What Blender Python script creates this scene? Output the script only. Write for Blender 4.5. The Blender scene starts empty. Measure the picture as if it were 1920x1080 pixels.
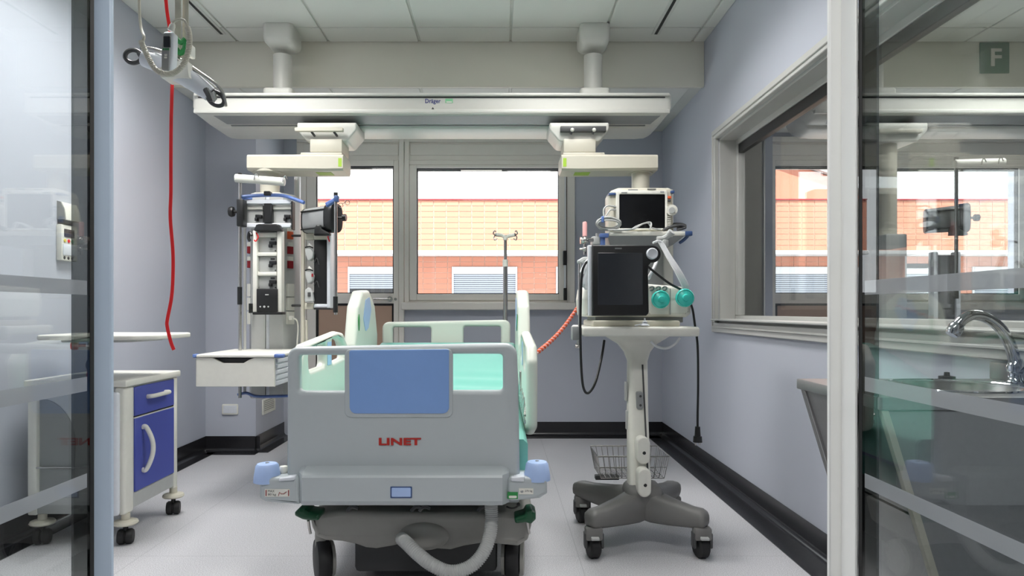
import bpy, bmesh, math, random
from mathutils import Vector, Matrix
from mathutils.geometry import tessellate_polygon
random.seed(7)
C = bpy.context.scene
PI = math.pi
F, CX, CY, EYE = 1280.0, 937.0, 583.0, 1.12

# ---------------------------------------------------------------- camera, sky, sun, exposure
cam = bpy.data.objects.new('camera', bpy.data.cameras.new('camera'))
C.collection.objects.link(cam)
cam.location = (0, 0, EYE)
cam.rotation_euler = (PI/2, 0, 0)
cam.data.sensor_width = 36.0
cam.data.lens = 24.0
cam.data.shift_x = (960-CX)/1920
cam.data.shift_y = (CY-540)/1920
cam.data.clip_start = 0.02
C.camera = cam

w = bpy.data.worlds.new('overcast_sky'); C.world = w; w.use_nodes = True
w.node_tree.nodes['Background'].inputs[0].default_value = (0.93, 0.96, 1.0, 1)
w.node_tree.nodes['Background'].inputs[1].default_value = 3.6

sun = bpy.data.objects.new('sun', bpy.data.lights.new('sun', 'SUN'))
C.collection.objects.link(sun)
sun.data.energy = 18.0; sun.data.angle = math.radians(2); sun.data.color = (1, .96, .93)
sun.rotation_euler = (math.radians(28), 0, math.radians(-12))

C.view_settings.view_transform = 'Standard'
C.view_settings.look = 'None'
C.view_settings.gamma = 1
C.view_settings.use_curve_mapping = False
C.view_settings.exposure = 0.0
cy = C.cycles
cy.max_bounces = 10; cy.diffuse_bounces = 5; cy.glossy_bounces = 4; cy.transmission_bounces = 6
cy.transparent_max_bounces = 24; cy.caustics_reflective = False; cy.caustics_refractive = False
cy.sample_clamp_indirect = 6.0
ROOM_LAMP, NEXT_LAMP, HALL_FILL = 4.0, 3.0, 2.0          # glow of the diffusers
ROOM_W, NEXT_W, HALL_FILL_W = 36.0, 32.0, 34.0                  # louvred light of each ceiling panel

# ---------------------------------------------------------------- helpers
def X(x, d): return (x-CX)/F*d
def Z(y, d): return EYE-(y-CY)/F*d
def P(x, y, d): return Vector((X(x, d), d, Z(y, d)))
def lin(c):
    c /= 255.0
    return c/12.92 if c <= .04045 else ((c+.055)/1.055)**2.4
def rgb(r, g, b): return (lin(r), lin(g), lin(b), 1)

MATS = {}
def mat(name, col, rough=.5, metal=0.0, var=.05, scale=30, bump=0.0, emit=0, spec=.5, coat=0):
    m = bpy.data.materials.new(name); m.use_nodes = True
    nt = m.node_tree; b = nt.nodes['Principled BSDF']
    b.inputs['Roughness'].default_value = rough; b.inputs['Metallic'].default_value = metal
    b.inputs['Specular IOR Level'].default_value = spec
    if coat: b.inputs['Coat Weight'].default_value = coat; b.inputs['Coat Roughness'].default_value = .1
    tc = nt.nodes.new('ShaderNodeTexCoord'); nz = nt.nodes.new('ShaderNodeTexNoise')
    nz.inputs['Scale'].default_value = scale; nz.inputs['Detail'].default_value = 4
    nt.links.new(tc.outputs['Object'], nz.inputs['Vector'])
    mx = nt.nodes.new('ShaderNodeMix'); mx.data_type = 'RGBA'
    c = rgb(*col)
    mx.inputs[6].default_value = tuple(v*(1-var) for v in c[:3])+(1,)
    mx.inputs[7].default_value = tuple(min(1, v*(1+var)) for v in c[:3])+(1,)
    nt.links.new(nz.outputs['Fac'], mx.inputs[0]); nt.links.new(mx.outputs[2], b.inputs['Base Color'])
    if bump:
        bp = nt.nodes.new('ShaderNodeBump'); bp.inputs['Strength'].default_value = bump; bp.inputs['Distance'].default_value = .002
        nt.links.new(nz.outputs['Fac'], bp.inputs['Height']); nt.links.new(bp.outputs[0], b.inputs['Normal'])
    if emit:
        b.inputs['Emission Color'].default_value = c; b.inputs['Emission Strength'].default_value = emit
    MATS[name] = m
    return m
def glass(name, tint, refl=1.0, frost=0.0, frost_col=(.8, .8, .8)):
    m = bpy.data.materials.new(name); m.use_nodes = True; nt = m.node_tree; nt.nodes.clear()
    out = nt.nodes.new('ShaderNodeOutputMaterial'); tr = nt.nodes.new('ShaderNodeBsdfTransparent')
    tr.inputs[0].default_value = (*tint, 1)
    gl = nt.nodes.new('ShaderNodeBsdfGlossy'); gl.inputs['Roughness'].default_value = 0.0
    gl.inputs[0].default_value = (refl, refl, refl, 1)
    fr = nt.nodes.new('ShaderNodeFresnel'); fr.inputs[0].default_value = 1.5
    geo = nt.nodes.new('ShaderNodeNewGeometry')                       # same reflectance on both faces of the thin sheet
    ior = nt.nodes.new('ShaderNodeMix'); ior.inputs[2].default_value = 1.5; ior.inputs[3].default_value = 1/1.5
    nt.links.new(geo.outputs['Backfacing'], ior.inputs[0]); nt.links.new(ior.outputs[0], fr.inputs[0])
    mx = nt.nodes.new('ShaderNodeMixShader')
    nt.links.new(fr.outputs[0], mx.inputs[0])
    base = tr
    if frost:
        df = nt.nodes.new('ShaderNodeBsdfTranslucent'); df.inputs[0].default_value = (*frost_col, 1)
        d2 = nt.nodes.new('ShaderNodeBsdfDiffuse'); d2.inputs[0].default_value = (*frost_col, 1)
        m1 = nt.nodes.new('ShaderNodeMixShader'); m1.inputs[0].default_value = .5
        nt.links.new(df.outputs[0], m1.inputs[1]); nt.links.new(d2.outputs[0], m1.inputs[2])
        m2 = nt.nodes.new('ShaderNodeMixShader'); m2.inputs[0].default_value = frost
        nt.links.new(tr.outputs[0], m2.inputs[1]); nt.links.new(m1.outputs[0], m2.inputs[2]); base = m2
    nt.links.new(base.outputs[0], mx.inputs[1]); nt.links.new(gl.outputs[0], mx.inputs[2])
    nt.links.new(mx.outputs[0], out.inputs[0])
    MATS[name] = m
    return m

def catmull(pts, n=8, closed=False):
    pts = [Vector(p) for p in pts]; out = []; N = len(pts)
    if N < 3: return pts
    rng = N if closed else N-1
    for i in range(rng):
        g = (lambda k: pts[k % N]) if closed else (lambda k: pts[max(0, min(N-1, k))])
        p0, p1, p2, p3 = g(i-1), g(i), g(i+1), g(i+2)
        for k in range(n):
            t = k/n
            out.append(.5*((2*p1)+(p2-p0)*t+(2*p0-5*p1+4*p2-p3)*t*t+(3*p1-p0-3*p2+p3)*t**3))
    if not closed: out.append(pts[-1])
    return out

def rounded(pts, r, n=5):
    """closed 2-D outline with its corners rounded; r one radius or one for each corner"""
    N = len(pts); rs = r if isinstance(r, (list, tuple)) else [r]*N; out = []
    for i in range(N):
        p, a, b = Vector(pts[i]), Vector(pts[i-1]), Vector(pts[(i+1) % N])
        u, v = a-p, b-p; lu, lv = u.length, v.length; u.normalize(); v.normalize()
        ang = u.angle(v) if lu and lv else PI
        if rs[i] <= 0 or ang > PI-.02: out.append(p); continue
        t = min(rs[i]/math.tan(ang/2), lu*.49, lv*.49); rr = t*math.tan(ang/2)
        c = p+(u+v).normalized()*(rr/math.sin(ang/2))
        a0 = (p+u*t)-c; a1 = (p+v*t)-c
        th = a0.angle_signed(a1) if hasattr(a0, 'angle_signed') else 0
        for k in range(n+1):
            f = k/n
            d = a0.copy(); s, cc = math.sin(-th*f), math.cos(-th*f)
            out.append(c+Vector((d.x*cc-d.y*s, d.x*s+d.y*cc)))
    return out
def rrect(x0, x1, y0, y1, r, n=5): return rounded([(x0, y0), (x1, y0), (x1, y1), (x0, y1)], r, n)
def area2(p): return sum(p[i-1][0]*p[i][1]-p[i][0]*p[i-1][1] for i in range(len(p)))/2
def inset(p, o):
    """move a closed outline sideways by o towards its left"""
    out = []; N = len(p)
    for i in range(N):
        a, b, c = Vector(p[i-1]), Vector(p[i]), Vector(p[(i+1) % N])
        e1, e2 = (b-a), (c-b)
        if e1.length < 1e-9: e1 = e2
        if e2.length < 1e-9: e2 = e1
        e1.normalize(); e2.normalize()
        n1, n2 = Vector((-e1.y, e1.x)), Vector((-e2.y, e2.x)); m = n1+n2
        if m.length < 1e-6: m = n1
        m.normalize(); k = max(.35, m.dot(n1)); out.append(b+m*(o/k))
    return out

# planes: where a 2-D outline (u, v) with depth h lands
PL = {'xz': lambda u, v, h: (u, h, v), 'yz': lambda u, v, h: (h, u, v), 'xy': lambda u, v, h: (u, v, h)}

class MB:
    """collects shapes and links them as ONE mesh object"""
    def __init__(s): s.v = []; s.f = []
    def add(s, vs, fs, M=None):
        o = len(s.v)
        for v in vs:
            v = Vector(v); s.v.append(M @ v if M is not None else v)
        s.f += [tuple(i+o for i in f) for f in fs]; return s
    def box(s, x0, x1, y0, y1, z0, z1, b=0, seg=2, M=None):
        if b <= 0:
            vs = [(x, y, z) for x in (x0, x1) for y in (y0, y1) for z in (z0, z1)]
            return s.add(vs, [(0, 1, 3, 2), (4, 6, 7, 5), (0, 4, 5, 1), (2, 3, 7, 6), (0, 2, 6, 4), (1, 5, 7, 3)], M)
        bm = bmesh.new(); bmesh.ops.create_cube(bm, size=1)
        for v in bm.verts:
            v.co = Vector(((x0+x1)/2+v.co.x*(x1-x0), (y0+y1)/2+v.co.y*(y1-y0), (z0+z1)/2+v.co.z*(z1-z0)))
        b = min(b, .49*min(abs(x1-x0), abs(y1-y0), abs(z1-z0)))
        bmesh.ops.bevel(bm, geom=list(bm.edges), offset=b, segments=seg, affect='EDGES', profile=.5)
        return s.take(bm, M)
    def take(s, bm, M=None):
        bm.verts.index_update()
        s.add([v.co.copy() for v in bm.verts], [[v.index for v in f.verts] for f in bm.faces], M); bm.free(); return s
    def pbox(s, x0, x1, y0, y1, d0, d1, b=0, seg=2):
        """box whose front face at depth d0 covers the given picture rectangle, running back to d1"""
        return s.box(X(x0, d0), X(x1, d0), d0, d1, Z(y1, d0), Z(y0, d0), b, seg)
    def cyl(s, p0, p1, r0, r1=None, n=16, cap=True):
        p0, p1 = Vector(p0), Vector(p1); r1 = r0 if r1 is None else r1
        q = (p1-p0).to_track_quat('Z', 'Y'); vs = []; fs = []
        for k in range(n):
            a = 2*PI*k/n; e = q @ Vector((math.cos(a), math.sin(a), 0))
            vs += [p0+e*r0, p1+e*r1]
        for k in range(n):
            j = (k+1) % n; fs.append((2*k, 2*j, 2*j+1, 2*k+1))
        if cap: fs += [tuple(2*k for k in range(n))[::-1], tuple(2*k+1 for k in range(n))]
        return s.add(vs, fs)
    def lathe(s, prof, p0, axis=(0, 0, 1), n=20):
        """prof: (radius, height along axis) from bottom to top"""
        p0 = Vector(p0); q = Vector(axis).to_track_quat('Z', 'Y'); vs = []; fs = []; m = len(prof)
        for k in range(n):
            a = 2*PI*k/n
            for r, h in prof: vs.append(p0+q @ Vector((r*math.cos(a), r*math.sin(a), h)))
        for k in range(n):
            j = (k+1) % n
            for i in range(m-1): fs.append((k*m+i, j*m+i, j*m+i+1, k*m+i+1))
        if prof[0][0] > 1e-6: fs.append(tuple(k*m for k in range(n))[::-1])
        if prof[-1][0] > 1e-6: fs.append(tuple(k*m+m-1 for k in range(n)))
        return s.add(vs, fs)
    def ball(s, c, r, n=14, sc=(1, 1, 1)):
        vs = []; fs = []; h = n//2
        for i in range(h+1):
            t = PI*i/h
            for k in range(n):
                a = 2*PI*k/n
                vs.append(Vector(c)+Vector((r*sc[0]*math.sin(t)*math.cos(a), r*sc[1]*math.sin(t)*math.sin(a), r*sc[2]*math.cos(t))))
        for i in range(h):
            for k in range(n):
                j = (k+1) % n; fs.append((i*n+k, (i+1)*n+k, (i+1)*n+j, i*n+j))
        return s.add(vs, fs)
    def tube(s, pts, r, n=8, smooth=6, closed=False, rad=None):
        pts = catmull(pts, smooth, closed) if smooth else [Vector(p) for p in pts]
        N = len(pts); vs = []; fs = []; up = None
        for i, p in enumerate(pts):
            a = pts[i-1] if (i or closed) else p; b = pts[(i+1) % N] if (i < N-1 or closed) else p
            t = (b-a).normalized()
            if up is None: up = t.orthogonal().normalized()
            up = (up-t*up.dot(t)); up = up.normalized() if up.length > 1e-6 else t.orthogonal().normalized()
            bi = t.cross(up); rr = rad(i/max(1, N-1), i) if rad else r
            for k in range(n):
                g = 2*PI*k/n; vs.append(p+(up*math.cos(g)+bi*math.sin(g))*rr)
        for i in range(N if closed else N-1):
            for k in range(n):
                j = (k+1) % n; i2 = (i+1) % N
                fs.append((i*n+k, i*n+j, i2*n+j, i2*n+k))
        if not closed: fs += [tuple(range(n))[::-1], tuple((N-1)*n+k for k in range(n))]
        return s.add(vs, fs)
    def ribbon(s, pts, wd, th=.002, side=(1, 0, 0), smooth=6, twist=0):
        pts = catmull(pts, smooth); vs = []; fs = []; N = len(pts)
        for i, p in enumerate(pts):
            a = twist*i/N; sd = Vector((math.cos(a), math.sin(a), 0)) if twist else Vector(side)
            t = (pts[min(N-1, i+1)]-pts[max(0, i-1)]).normalized(); nn = t.cross(sd).normalized()
            sd = nn.cross(t).normalized()
            for u, h in ((-1, -1), (1, -1), (1, 1), (-1, 1)): vs.append(p+sd*(u*wd/2)+nn*(h*th/2))
        for i in range(N-1):
            for k in range(4): fs.append((i*4+k, i*4+(k+1) % 4, i*4+4+(k+1) % 4, i*4+4+k))
        fs += [(0, 1, 2, 3), tuple((N-1)*4+k for k in range(4))]
        return s.add(vs, fs)
    def plate(s, outer, holes, plane, h0, h1, b=0, seg=3, M=None):
        """slab of an outline with holes, between depths h0 and h1, its rims rounded by b"""
        f = PL[plane]
        loops = [[Vector((p[0], p[1])) for p in (outer if area2(outer) > 0 else outer[::-1])]]
        for hl in holes: loops.append([Vector((p[0], p[1])) for p in (hl if area2(hl) < 0 else hl[::-1])])
        rings = [(0, 0)] if b <= 0 else [(b*(1-math.sin(PI/2*k/seg)), b*(1-math.cos(PI/2*k/seg))) for k in range(seg+1)]
        # (inset, depth from face): from the face inwards
        if b > 0: rings = [(b-b*math.sin(PI/2*k/seg), b-b*math.cos(PI/2*k/seg)) for k in range(seg+1)]
        sg = 1 if h1 > h0 else -1
        lev = [(i, h0+sg*dd) for i, dd in rings]+[(i, h1-sg*dd) for i, dd in rings[::-1]]
        vs = []; fs = []; first = []; last = []
        for lp in loops:
            n = len(lp); base = len(vs)
            for i, h in lev:
                for p in (inset(lp, i) if i > 1e-9 else lp): vs.append(f(p.x, p.y, h))
            for L in range(len(lev)-1):
                for k in range(n):
                    j = (k+1) % n; fs.append((base+L*n+k, base+L*n+j, base+(L+1)*n+j, base+(L+1)*n+k))
            first += list(range(base, base+n)); last += list(range(base+(len(lev)-1)*n, base+len(lev)*n))
        ins = [inset(lp, rings[0][0]) if b > 0 else lp for lp in loops]
        tri = tessellate_polygon([[Vector((p.x, p.y, 0)) for p in lp] for lp in ins])
        for t in tri:
            fs.append(tuple(first[k] for k in t)); fs.append(tuple(last[k] for k in t[::-1]))
        return s.add(vs, fs, M)
    def pplate(s, outer, holes, d0, d1, b=0, seg=3):
        """plate in the picture plane at depth d0, outlines given in picture coordinates"""
        cv = lambda o: [(X(p[0], d0), Z(p[1], d0)) for p in o]
        return s.plate(cv(outer), [cv(h) for h in holes], 'xz', d0, d1, b, seg)
    def loft(s, secs, cap=True):
        n = len(secs[0]); vs = [v for sec in secs for v in sec]; fs = []
        for i in range(len(secs)-1):
            for k in range(n):
                j = (k+1) % n; fs.append((i*n+k, i*n+j, (i+1)*n+j, (i+1)*n+k))
        if cap: fs += [tuple(range(n))[::-1], tuple((len(secs)-1)*n+k for k in range(n))]
        return s.add(vs, fs)
    def text(s, body, x0, x1, z0, z1, y, th=.0015, bold=0.0):
        """lettering standing in the x-z plane, facing the viewer, fitted into a rectangle"""
        cu = bpy.data.curves.new('t', 'FONT'); cu.body = body; cu.extrude = th; cu.offset = bold; cu.resolution_u = 3
        o = bpy.data.objects.new('t', cu); C.collection.objects.link(o)
        dg = bpy.context.evaluated_depsgraph_get(); me = bpy.data.meshes.new_from_object(o.evaluated_get(dg))
        xs = [v.co.x for v in me.vertices]; ys = [v.co.y for v in me.vertices]
        a, b, c, d = min(xs), max(xs), min(ys), max(ys)
        vs = [(x0+(v.co.x-a)/(b-a)*(x1-x0), y-v.co.z, z0+(v.co.y-c)/(d-c)*(z1-z0)) for v in me.vertices]
        s.add(vs, [tuple(p.vertices) for p in me.polygons])
        bpy.data.objects.remove(o); bpy.data.curves.remove(cu); bpy.data.meshes.remove(me); return s
    def build(s, name, m, parent=None, sharp=38, kind=None):
        me = bpy.data.meshes.new(name)
        o0 = org(parent)
        me.from_pydata([v-o0 for v in s.v], [], s.f)
        bm = bmesh.new(); bm.from_mesh(me); bmesh.ops.recalc_face_normals(bm, faces=bm.faces); bm.to_mesh(me); bm.free()
        me.polygons.foreach_set('use_smooth', [True]*len(me.polygons))
        me.set_sharp_from_angle(angle=math.radians(sharp))
        me.materials.append(MATS[m] if isinstance(m, str) else m)
        o = bpy.data.objects.new(name, me); C.collection.objects.link(o)
        if parent is not None: o.parent = parent
        if kind: o['kind'] = kind
        return o
def org(p):
    v = Vector((0, 0, 0))
    while p is not None: v = v+p.location; p = p.parent
    return v
def thing(name, label, cat, loc, group=None):
    o = bpy.data.objects.new(name, None); C.collection.objects.link(o)
    o.empty_display_size = .05; o.location = loc; o['label'] = label; o['category'] = cat
    if group: o['group'] = group
    return o
def tag(o, label, cat, group=None):
    o['label'] = label; o['category'] = cat
    if group: o['group'] = group
    return o
def at_base(o):
    """move a single-mesh thing's origin to its lowest middle"""
    me = o.data; xs = [v.co for v in me.vertices]
    c = Vector((sum(v.x for v in xs)/len(xs), sum(v.y for v in xs)/len(xs), min(v.z for v in xs)))
    me.transform(Matrix.Translation(-c)); o.location = c; return o
KIDS = {}
def copy_tree(o, dx=None, parent=None):
    c = o.copy(); C.collection.objects.link(c)
    if parent is not None: c.parent = parent
    if dx is not None: c.location = o.location+Vector(dx)
    for ch in list(KIDS.get(o.name, [])): copy_tree(ch, None, c)
    return c
def index_kids():
    KIDS.clear()
    for o in C.objects:
        if o.parent: KIDS.setdefault(o.parent.name, []).append(o)
def struct(mb, name, m, parent=None, **k):
    o = mb.build(name, m, parent, **k)
    if parent is None: o['kind'] = 'structure'
    return o
def sroot(name, loc):
    o = bpy.data.objects.new(name, None); C.collection.objects.link(o); o.location = loc; o['kind'] = 'structure'; o.empty_display_size = .05
    return o

# ---------------------------------------------------------------- materials
mat('wall_paint', (184, 188, 199), .55, var=.02, scale=4)
mat('hall_paint', (178, 178, 176), .6, var=.03, scale=3)
mat('ceiling_tile', (220, 221, 215), .8, var=.04, scale=160, bump=.3)
mat('ceiling_grid', (208, 209, 203), .6)
mat('beam_paint', (230, 229, 216), .6, var=.02, scale=5)
mat('base_black', (34, 34, 37), .24, var=.15, scale=60)
mat('frame_alu', (236, 231, 223), .4, .0, var=.04, scale=8)
mat('alu', (196, 196, 192), .38, .1, var=.05, scale=8)
mat('alu_blue', (186, 202, 218), .38, .0, var=.04, scale=6)
mat('post_alu', (236, 237, 234), .42, .0, var=.03, scale=6)
mat('alu_dark', (120, 120, 118), .4, .5)
mat('gasket', (18, 18, 18), .6)
mat('brown_panel', (188, 158, 138), .5, var=.04, scale=12)
mat('white', (226, 225, 216), .4)
mat('cream', (200, 196, 181), .42, var=.03)
mat('rail_white', (208, 208, 201), .38, var=.02)
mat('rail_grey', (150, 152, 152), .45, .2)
mat('cool_white', (218, 222, 228), .35)
mat('pale_grey', (180, 182, 180), .45)
mat('mid_grey', (128, 130, 130), .5)
mat('dark_grey', (70, 71, 72), .5)
mat('black', (24, 25, 26), .42)
mat('screen', (16, 17, 19), .12, spec=.5)
mat('screen_dim', (50, 53, 58), .18)
mat('steel', (196, 194, 190), .24, 1.0, var=.06, scale=50)
mat('chrome', (215, 218, 222), .06, 1.0, var=.01)
mat('brushed', (150, 150, 150), .33, .55, var=.08, scale=90)
mat('blue_bar', (92, 118, 178), .35)
mat('dark_blue', (60, 84, 130), .4)
mat('cabinet_blue', (72, 84, 168), .45, var=.03)
mat('bed_white', (180, 187, 189), .38, var=.015)
mat('bed_mint', (214, 218, 207), .36, var=.015)
mat('bed_blue', (128, 164, 220), .42, var=.02)
mat('bumper_blue', (172, 196, 238), .35)
mat('teal', (118, 186, 172), .5, var=.04, scale=6)
mat('teal_dark', (38, 128, 112), .55, var=.05)
mat('disc_teal', (70, 208, 194), .25, var=.06)
mat('red', (232, 38, 42), .5)
mat('dark_red', (140, 20, 30), .5)
mat('logo_red', (176, 38, 30), .5)
mat('orange', (226, 98, 56), .5)
mat('pink', (236, 178, 176), .4)
mat('green_sticker', (160, 196, 60), .5)
mat('dark_green', (18, 74, 46), .3)
mat('green', (40, 140, 70), .4)
mat('pale_green', (140, 206, 158), .5)
mat('sign_green', (38, 104, 78), .5)
mat('yellow', (222, 206, 90), .5)
mat('carriage_grey', (152, 151, 145), .55, var=.05)
mat('box_grey', (62, 63, 63), .6)
mat('cart_grey', (116, 115, 113), .45, var=.05)
mat('rubber', (30, 30, 31), .6)
mat('logo_blue', (58, 62, 130), .5)
mat('lamp', (253, 251, 250), .5, emit=ROOM_LAMP)
mat('lamp_next', (253, 251, 250), .5, emit=NEXT_LAMP)
mat('fill_hall', (250, 252, 255), .5, emit=HALL_FILL)
mat('shutter_white', (150, 155, 163), .6)
mat('ledge_white', (190, 190, 190), .6)
mat('facade_back', (182, 158, 142), .8)
mat('tube_white', (232, 234, 236), .3)
glass('clear_glass', (.965, .975, .97))
glass('door_glass', (.93, .95, .945))
glass('edge_glass', (.40, .415, .41))
glass('frost_band', (.80, .81, .81), frost=.62, frost_col=(.62, .65, .67))

def facade_mat():
    m = mat('facade_tile', (172, 114, 92), .75, var=.05, scale=3)
    nt = m.node_tree; b = nt.nodes['Principled BSDF']; mx = [n for n in nt.nodes if n.type == 'MIX'][0]
    oi = nt.nodes.new('ShaderNodeObjectInfo'); hs = nt.nodes.new('ShaderNodeHueSaturation')
    mr = nt.nodes.new('ShaderNodeMapRange'); mr.inputs[3].default_value = .94; mr.inputs[4].default_value = 1.05
    nt.links.new(oi.outputs['Random'], mr.inputs[0]); nt.links.new(mr.outputs[0], hs.inputs['Value'])
    nt.links.new(mx.outputs[2], hs.inputs['Color']); nt.links.new(hs.outputs[0], b.inputs['Base Color'])
facade_mat()
def floor_mat():
    m = bpy.data.materials.new('speckled_vinyl'); m.use_nodes = True; nt = m.node_tree; b = nt.nodes['Principled BSDF']
    tc = nt.nodes.new('ShaderNodeTexCoord'); nz = nt.nodes.new('ShaderNodeTexNoise'); nz.inputs['Scale'].default_value = 240; nz.inputs['Detail'].default_value = 3
    nt.links.new(tc.outputs['Object'], nz.inputs['Vector'])
    cr = nt.nodes.new('ShaderNodeValToRGB'); e = cr.color_ramp.elements
    e[0].position = .36; e[0].color = rgb(164, 163, 166); e[1].position = .52; e[1].color = rgb(200, 199, 202)
    x = e.new(.68); x.color = rgb(216, 216, 219)
    nt.links.new(nz.outputs['Fac'], cr.inputs[0])
    n2 = nt.nodes.new('ShaderNodeTexNoise'); n2.inputs['Scale'].default_value = 3.0; nt.links.new(tc.outputs['Object'], n2.inputs['Vector'])
    # welded seams between vinyl sheets
    sp = nt.nodes.new('ShaderNodeSeparateXYZ'); nt.links.new(tc.outputs['Object'], sp.inputs[0])
    def seam(out, period, off):
        a = nt.nodes.new('ShaderNodeMath'); a.operation = 'ADD'; a.inputs[1].default_value = off
        md = nt.nodes.new('ShaderNodeMath'); md.operation = 'PINGPONG'; md.inputs[1].default_value = period/2
        lt = nt.nodes.new('ShaderNodeMath'); lt.operation = 'LESS_THAN'; lt.inputs[1].default_value = .0022
        nt.links.new(out, a.inputs[0]); nt.links.new(a.outputs[0], md.inputs[0]); nt.links.new(md.outputs[0], lt.inputs[0]); return lt
    s1 = seam(sp.outputs[1], 1.33, -3.12); s2 = seam(sp.outputs[0], 2.0, -.36)
    mm = nt.nodes.new('ShaderNodeMath'); mm.operation = 'MAXIMUM'; nt.links.new(s1.outputs[0], mm.inputs[0]); nt.links.new(s2.outputs[0], mm.inputs[1])
    mx = nt.nodes.new('ShaderNodeMix'); mx.data_type = 'RGBA'; mx.inputs[7].default_value = rgb(160, 160, 164)
    ml = nt.nodes.new('ShaderNodeMath'); ml.operation = 'MULTIPLY'; ml.inputs[1].default_value = .6; nt.links.new(mm.outputs[0], ml.inputs[0])
    nt.links.new(ml.outputs[0], mx.inputs[0]); nt.links.new(cr.outputs[0], mx.inputs[6])
    nt.links.new(mx.outputs[2], b.inputs['Base Color'])
    mr = nt.nodes.new('ShaderNodeMapRange'); mr.inputs[3].default_value = .32; mr.inputs[4].default_value = .46
    nt.links.new(n2.outputs['Fac'], mr.inputs[0]); nt.links.new(mr.outputs[0], b.inputs['Roughness'])
    bp = nt.nodes.new('ShaderNodeBump'); bp.inputs['Strength'].default_value = .12; bp.inputs['Distance'].default_value = .001
    nt.links.new(nz.outputs['Fac'], bp.inputs['Height']); nt.links.new(bp.outputs[0], b.inputs['Normal'])
    MATS['floor'] = m
floor_mat()
# ================================================================ THE SETTING
XL, XR, YB, YF, HC, HB, BY = -2.34, 1.46, 6.13, 1.65, 3.05, 2.72, 4.87
NX = 4.11                                         # the room next door repeats this one, NX to the right
struct(MB().box(-4.2, 6.0, -2.6, YB+.3, -.12, 0), 'floor', 'floor')
# ceiling: grid plane with every tile a slab of its own, a beam, and a lower tiled bay by the windows
ceil = struct(MB().box(-4.2, 6.0, -2.6, BY+.04, HC, HC+.1), 'ceiling', 'ceiling_grid')
low = struct(MB().box(-4.2, 6.0, BY+.012, YB+.3, HB+.012, HB+.1), 'ceiling_lower', 'ceiling_grid')
PT = .648
def tiles(parent, xs, ys, z, ylim, xlim):
    for ix in xs:
        for iy in ys:
            x0, x1 = max(xlim[0], ix*PT+.076+.008), min(xlim[1], (ix+1)*PT+.076-.008)
            y0, y1 = ylim[0]+iy*PT, ylim[0]+(iy+1)*PT
            y0, y1 = max(y0+.006, ylim[1]), min(y1-.006, ylim[2])
            if x1-x0 < .04 or y1-y0 < .04: continue
            if LAMPS.get((ix, iy)) and z == HC: continue
            MB().box(x0, x1, y0, y1, z-.012, z+.004, .004, 1).build('ceiling_tile', 'ceiling_tile', parent)
LAMPS = {(-3, -2): 1, (0, -2): 1, (-3, -3): 1, (0, -3): 1}
tiles(ceil, range(-4, 3), range(-5, 1), HC, (4.626, 1.6, BY-.002), (XL, XR))
tiles(ceil, range(2, 7), range(-2, 1), HC, (4.626, 1.6, BY-.002), (XR+.31, 4.9))
tiles(low, range(-4, 2), range(0, 3), HB+.012, (4.9, 4.9, YB), (XL, XR))
tiles(low, range(2, 6), range(0, 3), HB+.012, (4.9, 4.9, YB), (XR+.31, 4.9))
beam = struct(MB().box(XL, XR, BY, BY+.03, HB-.002, HC, .006), 'ceiling_beam', 'beam_paint')
struct(MB().box(XR+.31, 5.9, BY, BY+.03, HB-.002, HC, .006), 'ceiling_beam_next', 'beam_paint')

# walls
struct(MB().box(XL-.15, XL, -2.6, YB+.3, 0, HC+.1), 'wall_left', 'wall_paint')
wr = MB()
WY0, WY1, WZ0, WZ1 = .7, 4.575, 1.04, 2.275         # opening of the window between the rooms
wr.box(XR, XR+.31, -2.6, WY0, 0, HC+.1).box(XR, XR+.31, WY1, YB+.3, 0, HC+.1)
wr.box(XR, XR+.31, WY0, WY1, 0, WZ0).box(XR, XR+.31, WY0, WY1, WZ1, HC+.1)
struct(wr, 'wall_right', 'wall_paint')
struct(MB().box(5.9, 6.0, -2.6, YB+.3, 0, HC+.1), 'wall_far_right', 'wall_paint')
def back_wall(dx, xl, xr, name):
    m = MB(); a, b = X(556, YB)+dx, X(1078, YB)+dx; mid = X(757, YB)+dx
    zt, zs = Z(262, YB), Z(580, YB)
    m.box(xl, a, YB, YB+.3, 0, HC).box(b, xr, YB, YB+.3, 0, HC).box(a, b, YB, YB+.3, zt, HC).box(mid, b, YB, YB+.3, 0, zs)
    struct(m, name, 'wall_paint')
back_wall(0, XL, XR+.155, 'wall_back')
back_wall(NX, XR+.155, 6.0, 'wall_back_next')
BX, BD = -1.94, 5.43
struct(MB().box(XL, BX, BD, YB, 0, HB), 'wall_pillar', 'wall_paint')
struct(MB().box(XR+.31, BX+NX, BD, YB, 0, HB), 'wall_pillar_next', 'wall_paint')
struct(MB().box(-4.2, 6.0, -2.75, -2.6, 0, HC+.1), 'wall_hall', 'hall_paint')
struct(MB().box(-4.35, -4.2, -2.75, 1.6, 0, HC+.1), 'wall_hall_end', 'hall_paint')

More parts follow.
